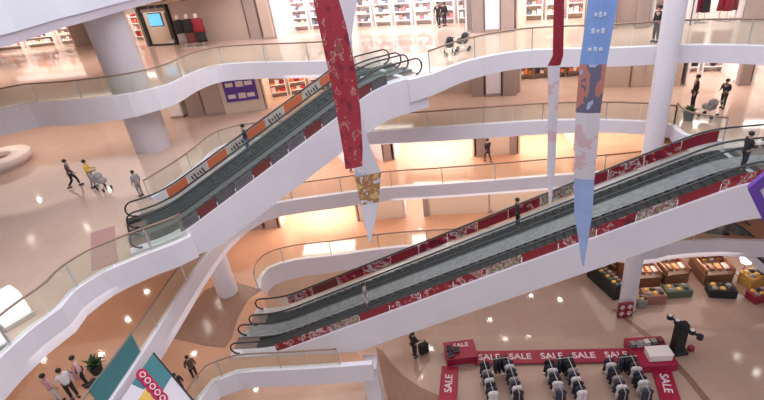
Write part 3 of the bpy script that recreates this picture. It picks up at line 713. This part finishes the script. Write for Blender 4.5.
def pose_meshes(pose, coat):
    k = (pose, coat)
    if k in _pm: return _pm[k]
    P = POSES[pose]; ln = P['lean']
    vs, es, rd = [], [], []
    def v(p, r, par=None):
        p = (p[0], p[1]+ln*max(0, p[2]-.95)*1.2, p[2]); vs.append(p); rd.append(r)
        if par is not None: es.append((par, len(vs)-1))
        return len(vs)-1
    pel = v((0, 0, .95), (.145, .10)); sp = v((0, .0, 1.12), (.125, .09), pel); ch = v((0, .0, 1.32), (.155, .105), sp); nb = v((0, -.01, 1.44), .06, ch); nk = v((0, .0, 1.49), .05, nb)
    h1 = v((0, .02, 1.55), .07, nk); h2 = v((0, .01, 1.62), .088, h1); h3 = v((0, 0, 1.69), .055, h2)
    nose = v((0, .115, 1.595), .015, h1)
    def lim(sx, kk, aa, ee, ww):
        hp = v((sx*.09, 0, .88), .09, pel); kn = v(P[kk], .06, hp); an = v(P[aa], .04, kn); a = P[aa]; v((a[0], a[1]+.14, max(.03, a[2]-.05)), .032, an)
        sh = v((sx*.18, 0, 1.40), .055, ch); el = v(P[ee], .042, sh); wr = v(P[ww], .028, el)
        e, w = Vector(P[ee]), Vector(P[ww]); d = (w-e).normalized(); pm = w+d*.07; pa = v(pm, .03, wr)
        fw = Vector((0, 1, 0)); sdv = d.cross(Vector((1, 0, 0))).normalized()
        for q in range(4):
            o = sdv*(-.03+.02*q); L = (.065, .08, .085, .07)[q]
            f1 = v(pm+d*.025+o, .009, pa); f2 = v(pm+d*(.025+L*.5)+o, .008, f1); v(pm+d*(.02+L)+o+Vector((-sx*.015, 0, 0)), .007, f2)
        t1 = v(w+d*.03+sdv*-.035, .010, wr); v(w+d*.075+sdv*-.055, .008, t1)
    lim(-1, 'kl', 'al', 'el', 'wl'); lim(1, 'kr', 'ar', 'er', 'wr')
    body = skin_mesh(vs, es, rd)
    # jacket
    vs, es, rd = [], [], []
    lo = .62 if coat else .90
    pel = v((0, 0, 1.05), (.155, .115)); v((0, 0, lo), (.17, .13), pel); ch = v((0, 0, 1.32), (.175, .125), pel); v((0, -.01, 1.45), .075, ch)
    for sx, ee, ww in ((-1, 'el', 'wl'), (1, 'er', 'wr')):
        sh = v((sx*.19, 0, 1.39), .07, ch); el = v(P[ee], .058, sh); e, w = Vector(P[ee]), Vector(P[ww]); v(e.lerp(w, .92), .045, el)
    jk = skin_mesh(vs, es, rd)
    vs, es, rd = [], [], []
    pel = v((0, 0, .97), (.155, .115))
    for sx, kk, aa in ((-1, 'kl', 'al'), (1, 'kr', 'ar')):
        hp = v((sx*.095, 0, .86), .10, pel); kn = v(P[kk], .075, hp); a, k_ = Vector(P[aa]), Vector(P[kk]); v(k_.lerp(a, .9), .058, kn)
    tr = skin_mesh(vs, es, rd)
    hb = MB(); hb.sphere((0, ln*.8-.015, 1.645), .108, HAIR, (1, 1.05, .95), 14, 8)
    sb = MB()
    for aa in ('al', 'ar'): a = P[aa]; sb.bevbox((a[0], a[1]+.05, max(.045, a[2]-.04)), (.1, .28, .09), DARK, .03)
    eb = MB()
    for s in (-1, 1): eb.sphere((s*.035, .10+ln*.8, 1.625), .012, DARK, (1, 1, 1), 8, 6)
    _pm[k] = (body, jk, tr, hb, sb, eb); return _pm[k]
def mesh_child(name, me, m, parent):
    me = me.copy(); me.name = name; me.materials.clear(); me.materials.append(m)
    o = bpy.data.objects.new(name, me); C.objects.link(o); o.parent = parent; return o
def person(px, py, z, head, top, bottom, label, pose='stand', coat=False, hgt=1.7, xyz=None, hair=HAIR):
    p = xyz or at(px, py, z)
    body, jk, tr, hb, sb, eb = pose_meshes(pose, coat)
    r = empty('person', p, head, label, 'person'); r.scale = (hgt/1.75,)*3
    mesh_child('body', body, SKIN, r); mesh_child('jacket', jk, top, r); mesh_child('trousers', tr, bottom, r)
    h = hb.build('hair', r, True); sb.build('shoes', r); eb.build('eyes', r)
    return r
person(76, 187, LB, -1.2, BRC, BLK, 'person in dark brown clothes walking beside the one in yellow', 'walk', False, 1.72)
person(95, 187, LB, -1.4, YEL, GRC, 'person in yellow jacket and grey trousers pushing a stroller', 'hold', False, 1.68)
person(142, 196, LB, 1.0, GRC, GRC, 'person in grey standing beside the upper escalator foot', 'stand', False, 1.5)
person(439, 27, LA, 2.8, BLK, BLK, 'left one of two people in black at the wide white upper shop', 'walk', True, 1.7)
person(445, 26, LA, .4, BLK, NAVY, 'right one of two people in black at the wide white upper shop', 'stand', True, 1.6)
person(655, 42, LA, 1.8, BLK, BLK, 'person in black standing by the round white column at upper right', 'stand', True, 1.75)
person(692, 109, LB, 1.2, BLK, BLK, 'person in long black clothes on second balcony at right', 'stand', True, 1.9)
person(722, 108, LB, 2.0, NAVY, BLK, 'person in dark clothes behind the railing top right of the long escalator', 'hold', False, 1.6)
person(488, 162, LC, .3, BLK, BRC, 'person in dark clothes walking on third balcony', 'walk', True, 1.7)
person(415, 356, LE, -.8, BLK, BLK, 'person in black standing on the ground floor left of the sale stand', 'hold', True, 1.95)
p = at(424, 353, LE); q = empty('suitcase', p, .4, 'black suitcase standing beside the person in black left of the sale stand', 'suitcase')
b = MB(); b.bevbox((0, 0, .42), (.6, .35, .72), BLK, .06); b.build('shell', q)
b = MB()
for k in (-1, 1): b.cyl((k*.14, 0, .75), (k*.14, 0, 1.05), .015, DSTEEL)
b.cyl((-.14, 0, 1.05), (.14, 0, 1.05), .02, RUBBER); b.build('handle', q)
for k in (-1, 1): b = MB(); b.cyl((k*.22, -.12, .04), (k*.22, .12, .04), .04, RUBBER); b.build('wheel', q)
def on_esc(P, az, tan, zb, px, py, off):
    # point on the steps nearest to a pixel
    best = None
    run = 40
    for i in range(400):
        s = i*.08; zz = zb+zline(s, 100, tan)+.1; q = P+Vector((math.cos(az), math.sin(az)))*s+Vector((-math.sin(az), math.cos(az)))*off
        v = R3.transposed() @ (Vector((q.x, q.y, zz))-Vector((0, 0, CAMZ))); x, y = CX+F*v.x/v.z, CY+F*v.y/v.z
        e = abs(x-px)
        if best is None or e < best[0]: best = (e, Vector((q.x, q.y, zz)))
    return best[1]
person(0, 0, 0, az1+PI/2, NAVY, BLU, 'person in navy riding the upper escalator', 'stand', False, 1.6, on_esc(P1f, az1, tan1, LB, 250, 155, 0))
person(0, 0, 0, az2-PI/2, BLK, BLK, 'person in black riding the farther lane of the long escalator', 'stand', True, 1.7, on_esc(P2f, az2, tan2, LD, 517, 215, .1))
person(0, 0, 0, az2-PI/2, BLK, NAVY, 'person in black riding near the right edge, beside the purple sign', 'hold', True, 1.7, on_esc(P2n, az2, tan2, LD, 741, 160, .05))
person(0, 0, 0, az2-PI/2, GRC, WHC, 'person in pale grey near the foot of the long escalator', 'stand', False, 1.6, on_esc(P2n, az2, tan2, LD, 367, 297, .1))
person(196, 378, LD, .5, BRC, BLK, 'person in brown on lowest balcony by the railing end', 'stand', False, 1.6)
person(184, 396, LD, .5, BLK, BLK, 'person in black at bottom edge left of the railing end', 'stand', False, 1.6)
person(76, 398, LC, .9, WHC, BLK, 'person in white top among the bags at bottom left', 'hold', False, 1.65)
person(88, 385, LC, 2.2, PKC, BLK, 'person in pink top at bottom left', 'stand', False, 1.65)
person(60, 402, LC, -.4, PKC, WHC, 'leftmost person in pink and white at bottom left', 'stand', False, 1.6)
# stroller
def stroller(p, az, m, label):
    r = empty('stroller', p, az, label, 'stroller')
    b = MB(); b.bevbox((0, .05, .55), (.42, .6, .3), m, .08); b.build('seat', r)
    b = MB(); b.lathe((0, -.12, .7), [(.0, .3), (.12, .27), (.2, .18), (.23, .05), (.22, 0)], m, 16); b.build('hood', r, True)
    b = MB()
    for s in (-1, 1): b.cyl((s*.22, -.5, 1.0), (s*.22, .35, .12), .015, STEEL); b.cyl((s*.22, .1, .6), (s*.22, -.3, .12), .015, STEEL)
    b.cyl((-.22, -.5, 1.0), (.22, -.5, 1.0), .02, RUBBER); b.build('frame', r)
    for s in (-1, 1):
        for y in (.35, -.3): b = MB(); b.cyl((s*.2, y, .1), (s*.25, y, .1), .1, RUBBER); b.build('wheel', r)
p = at(99, 186, LB); stroller(p+Vector((.55, -.55, 0)), -2.2, GRC, 'grey stroller pushed by the person in yellow')
# shopping bags and a dark potted plant by the people at bottom left
def bag(p, m, az, label, group):
    r = empty('shopping_bag', p, az, label, 'bag', group)
    b = MB(); b.loft([[(-.18, -.09, 0), (.18, -.09, 0), (.18, .09, 0), (-.18, .09, 0)], [(-.2, -.1, .42), (.2, -.1, .42), (.2, .1, .42), (-.2, .1, .42)]], m); b.build('sack', r)
    for s in (-1, 1): b = MB(); b.tube([(-.08, s*.09, .42), (-.06, s*.09, .55), (.06, s*.09, .55), (.08, s*.09, .42)], .01, DARK, 6); b.build('handle', r)
for k, (x, y, m, lb) in enumerate([(71, 381, SHOPW, 'white shopping bag beside the pink topped people'), (79, 377, PKC, 'pink shopping bag behind the person in white'), (95, 389, DARK, 'black shopping bag near the teal rail banner')]):
    bag(at(x, y, LC), m, .6*k, lb, 'shopping bags at bottom left')
def plant(p, label, h=1.1):
    r = empty('potted_plant', p, 0, label, 'plant')
    b = MB(); b.lathe((0, 0, 0), [(0, 0), (.2, 0), (.28, .4), (.25, .42), (.22, .36), (0, .36)], DARK, 20); b.build('pot', r, True)
    b = MB(); g = mat('leaf_green', (.05, .10, .03), .5, noise=.3, nscale=6)
    for i in range(40):
        a = random.uniform(0, 2*PI); e = random.uniform(.3, 1.3); L = random.uniform(.35, .6)*h
        d = Vector((math.cos(a)*math.cos(e), math.sin(a)*math.cos(e), math.sin(e))); s = Vector((-math.sin(a), math.cos(a), 0))*.05
        q = Vector((0, 0, .36)); m_ = q+d*L*.6; t = q+d*L+Vector((0, 0, -.1)); n = d.cross(s).normalized()*.004
        b.add([q, m_+s, t, m_-s, q+n, m_+s+n, t+n, m_-s+n], [(0, 1, 2, 3), (7, 6, 5, 4), (0, 4, 5, 1), (1, 5, 6, 2), (2, 6, 7, 3), (3, 7, 4, 0)], g)
    b.build('foliage', r)
plant(at(98, 372, LC), 'dark leafy potted plant behind the people at bottom left')
# ------------------------------------------------------------------ teal banner on the rail and the hanging poster
TEAL = mat('teal_vinyl', (.055, .22, .25), .5, noise=.08, nscale=2)
def solid_quad(name, q, th, m, parent=None):
    b = MB(); b.plate(q, th, m); return b.build(name, parent)
zc = LC
A_, B_ = at(139, 352.5, zc+.12), at(100, 410, zc+.12)
t = (B_-A_).normalized(); n = Vector((-t.y, t.x, 0)); 
o = 1 if n.x < 0 else -1; n = n*o                                       # towards the floor side
r = empty('rail_banner', A_, 0, 'teal banner fixed on the glass railing at bottom left', 'banner')
q = [A_-n*.06+Vector((0, 0, .05)), B_-n*.06+Vector((0, 0, .05)), B_-n*.06+Vector((0, 0, 1.14)), A_-n*.06+Vector((0, 0, 1.14))]
solid_quad('banner_cloth', [p-A_ for p in q], .03, TEAL, r)
# leaning poster : hangs from the band on the void side
T1, T2 = at(146, 353, zc+.05), at(112, 402, zc+.05)
B1, B2 = at(187, 402, zc-2.1), at(150, 452, zc-2.1)
off = -n*.32
r = empty('hanging_poster', T1+off, 0, 'teal, white and yellow poster board with red discs, hung below the bottom left railing', 'poster')
u = (T2-T1); dn = (B1-T1)
def pq(a, b): return u*a+dn*b
nn = u.cross(dn).normalized(); nn = nn if nn.z > 0 else -nn
def pplate(name, ab, m, lift, par=r, th=.02):
    q = [pq(a, b)+nn*lift for a, b in ab]
    if (q[1]-q[0]).cross(q[-1]-q[0]).dot(nn) < 0: q = q[::-1]
    return solid_quad(name, q, th, m, par)
bd = pplate('board', [(0, 0), (1, 0), (1, 1), (0, 1)], mat('poster_white', (.72, .68, .76), .5), 0, r, .05)
pplate('teal_print', [(0, 0), (.34, 0), (.34, .46), (0, .46)], TEAL, .02)
pplate('teal_strip', [(.52, 0), (.66, .0), (.56, .2), (.52, .2)], TEAL, .02)
pplate('yellow_print', [(.52, .22), (.9, .2), (1, .8), (.6, .8)], mat('poster_yellow', (.78, .50, .10), .5), .02)
MAG = mat('poster_crimson', (.50, .015, .09), .45)
ul = u.length; dl = dn.length
for k in range(5):
    b = MB(); c = pq(.43, .05+.115*k)+nn*.03; b.cyl(c, c+nn*.04, .25, MAG, n=24); ds = b.build('red_disc', r)
    b = MB(); e1 = u.normalized(); e2 = nn.cross(e1); ring = [c+nn*.05+(e1*math.cos(2*PI*j/16)+e2*math.sin(2*PI*j/16))*.11 for j in range(17)]
    b.tube(ring, .025, SHOPP, 6); b.build('disc_character', ds)
b = MB(); b.cyl(pq(0, 0)+nn*.02, pq(0, 1)+nn*.02, .035, DARK); b.build('edge_pole', r)
# ------------------------------------------------------------------ sale stand on the ground floor
HH = .14
SW = mat('sale_white', (.80, .72, .76), .5); SRED = mat('sale_red', (.36, .012, .05), .4)
tl = at(447, 349, LE+HH); trp = at(640, 347, LE+HH); bl = at(441, 363, LE+HH)
x0 = at(442, 355, LE+HH); x1 = at(668, 353, LE+HH)
zt = LE+HH
def beam(name, a, b_, wd, label, words, flip=False, span=None):
    """red topped counter between two ground points, SALE printed on its top"""
    d = (b_-a); az = math.atan2(d.y, d.x); L = math.hypot(d.x, d.y); c = (a+b_)/2
    r = empty(name, (c.x, c.y, LE), az, label, 'counter')
    m = MB(); m.bevbox((0, 0, HH/2-.03), (L, wd*.92, HH-.06), SRED, .02); m.build('base', r)
    m = MB(); m.bevbox((0, 0, HH-.03), (L, wd, .06), SRED, .02); m.build('red_top', r)
    for k in range(words):
        x = -L/2+L*(k+.5)/words
        text_mesh('sale_lettering', 'SALE', wd*.60, SW, r, (x, 0, HH+.004), (0, 0, PI if flip else 0), .006, 'white SALE lettering')
    return r
a = at(474, 357.5, zt); b_ = at(633, 354.5, zt)
beam('sale_counter', a, b_, .98, 'long back counter of the sale stand, red top reading SALE in a row', 5)
a = at(447.5, 402, zt); b_ = at(450, 366, zt)
beam('sale_counter', a, b_, .95, 'left side counter of the sale stand, red top with sideways SALE', 1)
a = at(660, 364, zt); b_ = at(672, 404, zt)
beam('sale_counter', a, b_, .95, 'right side counter of the sale stand, red top with sideways SALE', 1, False)
def corner(px, py, w, d, label, light, az):
    c = at(px, py, LE); r = empty('corner_table', c, az, label, 'table')
    m = MB(); m.bevbox((0, 0, .25), (w, d, .5), SRED, .03); m.build('base', r)
    m = MB(); m.bevbox((0, 0, .53), (w+.06, d+.06, .06), SRED, .02)
    m.build('red_top', r)
    return r, c
r, c = corner(460.5, 356, 1.75, 1.3, 'red corner table at left end of the sale stand', 0, az2*.2)
text_mesh('sale_lettering', 'SALE', .42, SW, r, (.1, .3, .564), (0, 0, 0), .006)
def folded(name, p, az, m, m2, label, group, n=3):
    r = empty(name, p, az, label, 'clothes', group)
    for k in range(n): b = MB(); b.bevbox((0, 0, .04+.075*k), (.36-.02*k, .3, .07), m if k % 2 == 0 else m2, .025); b.build('folded_garment', r)
for k, (dx, dy, lb) in enumerate([(-.62, .1, 'dark folded clothes at left of the left corner table'), (-.25, -.1, 'grey folded clothes in the middle of the left corner table'), (-.62, -.4, 'folded dark clothes at front of the left corner table')]):
    folded('folded_clothes', (c.x+dx, c.y+dy, LE+.562), .2*k, NAVY, GRC, lb, 'folded clothes on the left corner table', 3)
r, c = corner(649, 358, 2.0, 2.0, 'red corner table at right end of the sale stand', 1, -.1)
for k in range(5):
    folded('folded_clothes', (c.x-.75+.38*k, c.y+.45, LE+.562), .1, [NAVY, WHC, GRC, NAVY, BLK][k], [GRC, GRC, WHC, GRC, PR_DRED][k], ['navy folded clothes at left end of the right corner table', 'white folded clothes, second from left on the right corner table', 'grey folded clothes in the middle of the right corner table', 'navy and grey folded clothes, second from right on the right corner table', 'black folded clothes at right end of the right corner table'][k], 'folded clothes on the right corner table', 4)
rw = empty('white_box', (c.x+.15, c.y-.45, LE+.562), -.1, 'white box standing on front of the right corner table', 'box')
b = MB(); b.bevbox((0, 0, .2), (1.2, .7, .4), SHOPW, .04); b.build('box_body', rw)
b = MB(); b.bevbox((0, 0, .43), (1.24, .74, .06), SHOPW, .02); b.build('box_lid', rw)
# clothes racks
RACK = [(489, 392, 'leftmost', 0), (513, 391, 'second from left', 0), (554, 391, 'third from left', 0), (574, 391, 'third from right', 0), (614, 390, 'second from right', 0), (637, 390, 'rightmost', 0),
        (501, 374, 'short left', 1), (564, 374, 'short middle', 1), (625, 373, 'short right', 1)]
ORD = ['nearest', 'second', 'third', 'fourth', 'fifth', 'sixth', 'seventh', 'farthest']
rackp = {}
hang = {}
for k, (x, y, wh, short) in enumerate(RACK):
    p = at(x, y, LE); azr = PI/2+(-.02, -.03, -.06, -.07, -.10, -.12, -PI/2, -PI/2-.03, -PI/2-.05)[k]
    lb = wh+' clothes rack inside the sale stand' if not short else wh+' clothes rack of dark clothes joining two racks of the sale stand'
    hl = .42 if short else 1.15
    if short not in rackp:
        r = empty('clothes_rack', p, azr, lb, 'clothes rack', 'clothes racks in the sale stand')
        for q in (-1, 1): b = MB(); b.cyl((q*hl, 0, .05), (q*hl, 0, 1.25), .02, STEEL); b.box((q*hl, 0, .04), (.06, .5, .05), STEEL); b.build('stand', r)
        b = MB(); b.cyl((-hl-.05, 0, 1.25), (hl+.05, 0, 1.25), .02, STEEL); b.build('rail', r); rackp[short] = r
    else:
        r = copy_tree(rackp[short]); r.location = p; r.rotation_euler = (0, 0, azr); r['label'] = lb
    mm = [NAVY, BLK, NAVY, BLK] if short else [[WHC, NAVY, BLK, WHC, NAVY, GRC, BLK, NAVY], [BLK, WHC, NAVY, GRC, BLK, NAVY, WHC, NAVY], [NAVY, GRC, WHC, BLK, NAVY, WHC, NAVY, BLK]][k % 3]
    cn = {'navy_cloth': 'navy', 'black_cloth': 'black', 'white_cloth': 'white', 'grey_cloth': 'grey'}
    for j, m_ in enumerate(mm):
        if short: ln = '%s garment, %s from left on the %s rack of the sale stand' % (cn[m_.name], ['first', 'second', 'third', 'last'][j], wh)
        else: ln = '%s garment, %s on the %s rack of the sale stand' % (cn[m_.name], ORD[j], wh)
        q = (-.33+.22*j) if short else (-.98+.28*j)
        pos = Vector((p.x+math.cos(azr)*q, p.y+math.sin(azr)*q, LE+.36))
        if m_.name not in hang:
            o = garment('hanging_garment', pos, azr+PI/2, .58, .88, m_, ln, 'garments on the sale racks'); hang[m_.name] = o.data
        else:
            o = bpy.data.objects.new('hanging_garment', hang[m_.name]); C.objects.link(o); o.location = pos; o.rotation_euler = (0, 0, azr+PI/2+random.uniform(-.1, .1)); tag(o, ln, 'garment', 'garments on the sale racks')
# ------------------------------------------------------------------ black post with crossbar
p = at(676, 352, LE); r = empty('signpost', p, 0, 'black post with slanted crossbar of lamps standing right of the sale stand', 'signpost')
b = MB(); b.bevbox((0, 0, .12), (1.0, .7, .24), BLK, .05); b.build('base', r)
b = MB(); b.bevbox((0, 0, 1.15), (.62, .45, 2.0), BLK, .05); b.build('post', r)
b = MB(); q0, q1 = at(670, 317, LE+2.25)-p, at(700, 337, LE+2.25)-p; b.cyl(q0, q1, .07, BLK, n=10); b.build('crossbar', r)
for k in range(5):
    q = q0.lerp(q1, k/4); b = MB(); b.cyl(q+Vector((0, 0, -.12)), q+Vector((0, 0, .12)), .15, BLK, n=16); d = b.build('lamp_head', r)
    if k in (0, 1, 3): b = MB(); b.cyl(q+Vector((0, 0, .12)), q+Vector((0, 0, .15)), .11, SHOPW, n=16); b.build('lens', d)
p2 = at(683, 350, LE); b = MB(); b.bevbox((0, 0, .18), (.3, .3, .36), RED, .06); o = b.build('red_box'); o.location = p2+Vector((.35, -.1, 0)); tag(o, 'small red box at foot of the black post', 'box')
# ------------------------------------------------------------------ food kiosks under the long escalator
GLOW = mat('pastry_orange', (.75, .30, .12), .5, noise=.3, nscale=6); GOLD = mat('gold_goods', (.72, .42, .10), .5, noise=.25, nscale=6)
def kiosk(pa, pb, label, h=.8, depth=2.0, power=30):
    a, b_ = at(*pa, LE), at(*pb, LE); c, az, L = frame(a, b_)
    r = empty('display_case', c, az, label, 'display case')
    m = MB(); m.bevbox((0, depth/2, h/2), (L, depth, h), WOOD, .03); m.build('cabinet', r)
    m = MB(); m.box((0, depth/2, h+.03), (L+.06, depth+.06, .06), DBROWN); m.build('counter_top', r)
    m = MB()
    for s in (-1, 1): m.box((s*(L/2-.05), depth/2, h+.22), (.1, depth, .4), WOOD)
    m.box((0, depth-.04, h+.4), (L, .08, .8), WOOD)
    m.box((0, depth-.3, h+.32), (L-.1, .5, .04), WOOD)
    m.build('shelf_frame', r)
    m = MB()
    for i in range(4):
        for j in range(2):
            m.bevbox((-L/2+L*(i+.5)/4, depth-.45-.0*j, h+.12+.36*j), (L/4*.75, .35, .16), (GLOW, GOLD, SHOPP)[(i+j) % 3], .04)
        m.bevbox((-L/2+L*(i+.5)/4, .7, h+.13), (L/4*.7, .6, .14), (GLOW, WOOD, GLOW, SHOPP)[i], .04)
    g = m.build('food_goods', r); g['kind'] = 'stuff'
    l = area('case_lamp', (0, depth-.15, h+.95), L*.8, .2, power, (1, .75, .55)); l.parent = r; l.rotation_euler = (-.7, 0, 0)
    return r
kiosk((636, 289), (660, 287), 'brown food display case with lit orange goods, just right of the column')
kiosk((664, 286), (688, 283), 'brown food display case with lit goods, middle of the three')
kiosk((703, 286), (732, 284), 'brown food display case with dark front, rightmost of the three')
def crate(px, py, w, d, h, m, label, az=0):
    p = at(px, py, LE); r = empty('goods_stand', p, az, label, 'stand')
    b = MB(); b.bevbox((0, 0, h/2), (w, d, h), m, .05); b.build('bin', r)
    b = MB()
    for i in range(3):
        for j in range(2): b.sphere(((i-1)*w*.28, (j-.5)*d*.4, h), min(w, d)*.2, [GRC, GOLD, DARK][(i+j) % 3], (1, 1, .6), 10, 6)
    g = b.build('goods', r, True); g['kind'] = 'stuff'
LG = mat('olive_bin', (.10, .13, .09), .6)
crate(676, 294, 1.6, .8, .55, LG, 'dark green goods bin in front of the middle display case', -.1); crate(652, 300, 1.3, .9, .7, mat('brick_bin', (.36, .17, .13), .6), 'brick brown goods bin right of the red sign', -.1)
crate(640, 305, .6, .6, .6, GRC, 'grey round goods bin beside the red sign', 0); crate(720, 294, 1.5, .9, .6, BLK, 'black goods bin in front of the rightmost display case', -.3)
crate(751, 283, 1.2, 1.0, .8, GOLD, 'golden goods stand near right edge on the ground floor', .2); crate(758, 299, 1.2, .8, .6, RED, 'red goods stand at right edge on the ground floor', .1)
p = at(742, 275, LE); r = empty('standing_lamp', p, 0, 'bright white lantern standing near the right edge of the ground floor', 'lamp')
b = MB(); b.cyl((0, 0, 0), (0, 0, .06), .3, STEEL); b.cyl((0, 0, 0), (0, 0, 1.0), .04, STEEL); b.build('base', r)
b = MB(); b.lathe((0, 0, 1.0), [(0, 0), (.3, .05), (.38, .35), (.3, .65), (0, .7)], mat('lantern_glow', (1, .92, .95), .4, emit=2.5), 20); b.build('lantern', r, True)
# dark slanted shelving left of the column
a, b_ = at(587, 276, LE), at(614, 301, LE); c, az, L = frame(a, b_)
r = empty('goods_shelf', c, az, 'long dark slanted goods shelf left of the ground floor column', 'shelf')
b = MB(); b.bevbox((0, .35, .55), (L, .8, 1.1), DARK, .04); b.build('cabinet', r)
b = MB()
for i in range(9):
    for j in range(2): b.bevbox((-L/2+L*(i+.5)/9, .2+.35*j, 1.16), (L/9*.7, .26, .14), [LG, GRC, GOLD, WOOD][(i*2+j) % 4], .03)
g = b.build('shelf_goods', r); g['kind'] = 'stuff'
a, b_ = at(594, 270, LE), at(612, 283, LE); c, az, L = frame(a, b_)
r = empty('goods_shelf', c, az, 'brown shelving with golden goods behind the dark slanted shelf', 'shelf')
b = MB(); b.box((0, .9, 1.0), (L, .08, 2.0), WOOD)
for k in range(4): b.box((0, .65, .3+.5*k), (L, .5, .05), WOOD)
for s in (-1, 1): b.box((s*L/2, .65, 1.0), (.06, .5, 2.0), WOOD)
b.build('frame', r)
b = MB()
for k in range(4):
    for i in range(7): b.bevbox((-L/2+L*(i+.5)/7, .6, .42+.5*k), (L/7*.7, .3, .18), [GOLD, CREAM, GLOW, WOOD][(i+k) % 4], .03)
g = b.build('shelf_goods', r); g['kind'] = 'stuff'
p = at(624, 317, LE); r = empty('floor_sign', p+Vector((0, 0, 0)), -.05, 'small red sign with white characters at the column foot', 'sign')
b = MB(); b.bevbox((0, 0, .6), (.9, .16, 1.1), RED, .03); b.build('board', r)
b = MB()
for i in (-1, 1):
    for zz in (.35, .85): b.box((i*.22, -.09, zz), (.30, .02, .08), SHOPW); b.box((i*.22, -.09, zz), (.08, .02, .34), SHOPW); b.box((i*.22, -.09, zz+.13), (.22, .02, .05), SHOPW)
b.build('white_characters', r)
# ------------------------------------------------------------------ far right ground escalator
p = at(802, 284, LE+.5); q = at(733, 221, LD+.5); d = q-p
az = math.atan2(d.y, d.x); tn3 = d.z/math.hypot(d.x, d.y)
escalator('dark escalator at right edge leading down to the ground floor behind the long one', Vector((p.x, p.y)), az, LE, S, tn3, 1.8, 1.5, 1.5, .6, 1, [(PR_DARK, None), (PR_GREY, None)], {}, LE+.01)
# stroller and railing pieces at the top right of the long escalator
p = at(708, 117, LB); stroller(p, .4, GRC, 'grey stroller standing on second balcony by the long escalator')
p = at(688, 120, LB); plant(p, 'small potted plant on second balcony below the person in black', 1.0)
# bench groups by the esc1 top
for k, (x, y, lb) in enumerate([(452, 57, 'dark stroller by the railing at the upper escalator top'), (466, 53, 'second dark stroller farther right along the upper railing')]):
    stroller(at(x, y, LA)+Vector((0, .6, 0)), 1.2*k, BLK, lb)
# floor mats by the escalator feet
def floor_mat(c, az, w, d, m, label):
    r = MB(); r.bevbox((0, 0, .01), (w, d, .02), m, .008); o = r.build('floor_mat'); o.location = c; o.rotation_euler = (0, 0, az); tag(o, label, 'floor mat'); return o
c = P1f+d1*-2.95+n1*(W1/4); floor_mat((c.x, c.y, LB+.003), az1, 1.0, W1, mat('rose_mat', (.42, .24, .22), .6), 'rose brown mat at foot of the upper escalator')
# white sticker plates on level B by the foot (two pale squares)
for k, (x, y) in enumerate([(97, 234), (105, 252)]):
    pass
# ------------------------------------------------------------------ recessed ceiling lights at the places whose glints show in the floors
def inside(poly, x, y):
    c = False; n = len(poly)
    for i in range(n):
        a, b = poly[i], poly[i-1]
        if (a.y > y) != (b.y > y) and x < (b.x-a.x)*(y-a.y)/(b.y-a.y)+a.x: c = not c
    return c
GL = {'B': (LB, [(60, 214), (105, 210), (14, 232), (31, 239), (87, 227), (110, 190), (40, 200)]),
      'C': (LC, [(147, 292), (128, 320), (73, 325), (43, 360), (102, 355), (440, 108)]),
      'D': (LD, [(194, 354), (208, 327), (220, 304), (300, 238), (420, 230)]),
      'E': (LE, [(256, 390), (326, 389), (342, 387), (528, 335), (505, 339), (552, 333), (574, 329), (531, 296), (431, 349), (421, 376), (602, 341), (737, 357), (757, 373), (736, 319), (560, 300), (490, 320), (700, 310)])}
lamp = None; LAMP = mat('lamp_face', (1, .93, .85), .5, emit=60)
under = {'A': .6, 'B': .6, 'C': .6, 'D': .6, 'Z': 1.0}
cnt = 0
def downlight(x, y, z):
    global lamp
    if lamp is None:
        r = empty('ceiling_light', (x, y, z), 0, 'recessed round ceiling light under a balcony slab', 'ceiling light', 'recessed ceiling lights')
        b = MB(); b.lathe((0, 0, -.04), [(.17, .04), (.17, 0), (.14, 0), (.14, .03)], STEEL, 20); b.build('trim_ring', r)
        b = MB(); b.lathe((0, 0, -.015), [(0, 0), (.14, 0), (.14, .01), (0, .01)], LAMP, 20); b.build('diffuser', r); lamp = r
    else:
        r = copy_tree(lamp); r.location = (x, y, z)
    return r
for k, (z, pts) in GL.items():
    order = [q for q in 'DCBAZ' if SLABS[q][1] > z+1]
    for x, y in pts:
        p = at(x, y, z); v = p-Vector((0, 0, CAMZ)); v.z = -v.z
        for q in order:
            poly, zs = SLABS[q]; zz = zs-under[q]; t = (zz-z)/v.z; w = p+v*t
            if w.y < 70 and inside(poly, w.x, w.y): downlight(w.x, w.y, zz); cnt += 1; break
print('lamps', cnt)
# ------------------------------------------------------------------ light of the storeys and the skylight
def zone(px, z, sx, sy, w, col=(1, .86, .74)):
    p = at(*px, z); area('balcony_lights', (p.x, p.y, z+3.25), sx, sy, w, col)
K = .62
WARM = (1, .87, .79)
for px, z, sx, sy, w in [((40, 72), LA, 16, 8, 1000), ((250, 50), LA, 14, 7, 600), ((540, 38), LA, 16, 5, 600), ((50, 142), LB, 20, 9, 800), ((430, 105), LB, 18, 4, 330), ((580, 100), LB, 8, 4, 200), ((720, 95), LB, 8, 4, 260),
                         ((60, 350), LC, 8, 8, 200), ((310, 180), LC, 10, 4, 220), ((500, 165), LC, 18, 4, 420), ((180, 330), LD, 8, 8, 160), ((300, 237), LD, 12, 4, 320), ((500, 225), LD, 14, 4, 300), ((690, 268), LE, 12, 6, 420), ((290, 390), LE, 8, 4, 260), ((320, 280), LE, 10, 5, 260)]:
    zone(px, z, sx, sy, w*K, WARM)
sky = area('skylight', (2, 17, 34), 34, 26, 6600, (.95, .95, 1.0))
wd = bpy.data.worlds.new('world'); bpy.context.scene.world = wd; wd.use_nodes = True
bg = wd.node_tree.nodes['Background']; bg.inputs['Color'].default_value = (.95, .92, 1.0, 1); bg.inputs['Strength'].default_value = .50
vs = bpy.context.scene.view_settings
vs.view_transform = 'Standard'; vs.look = 'None'; vs.gamma = 1; vs.use_curve_mapping = False; vs.exposure = .15
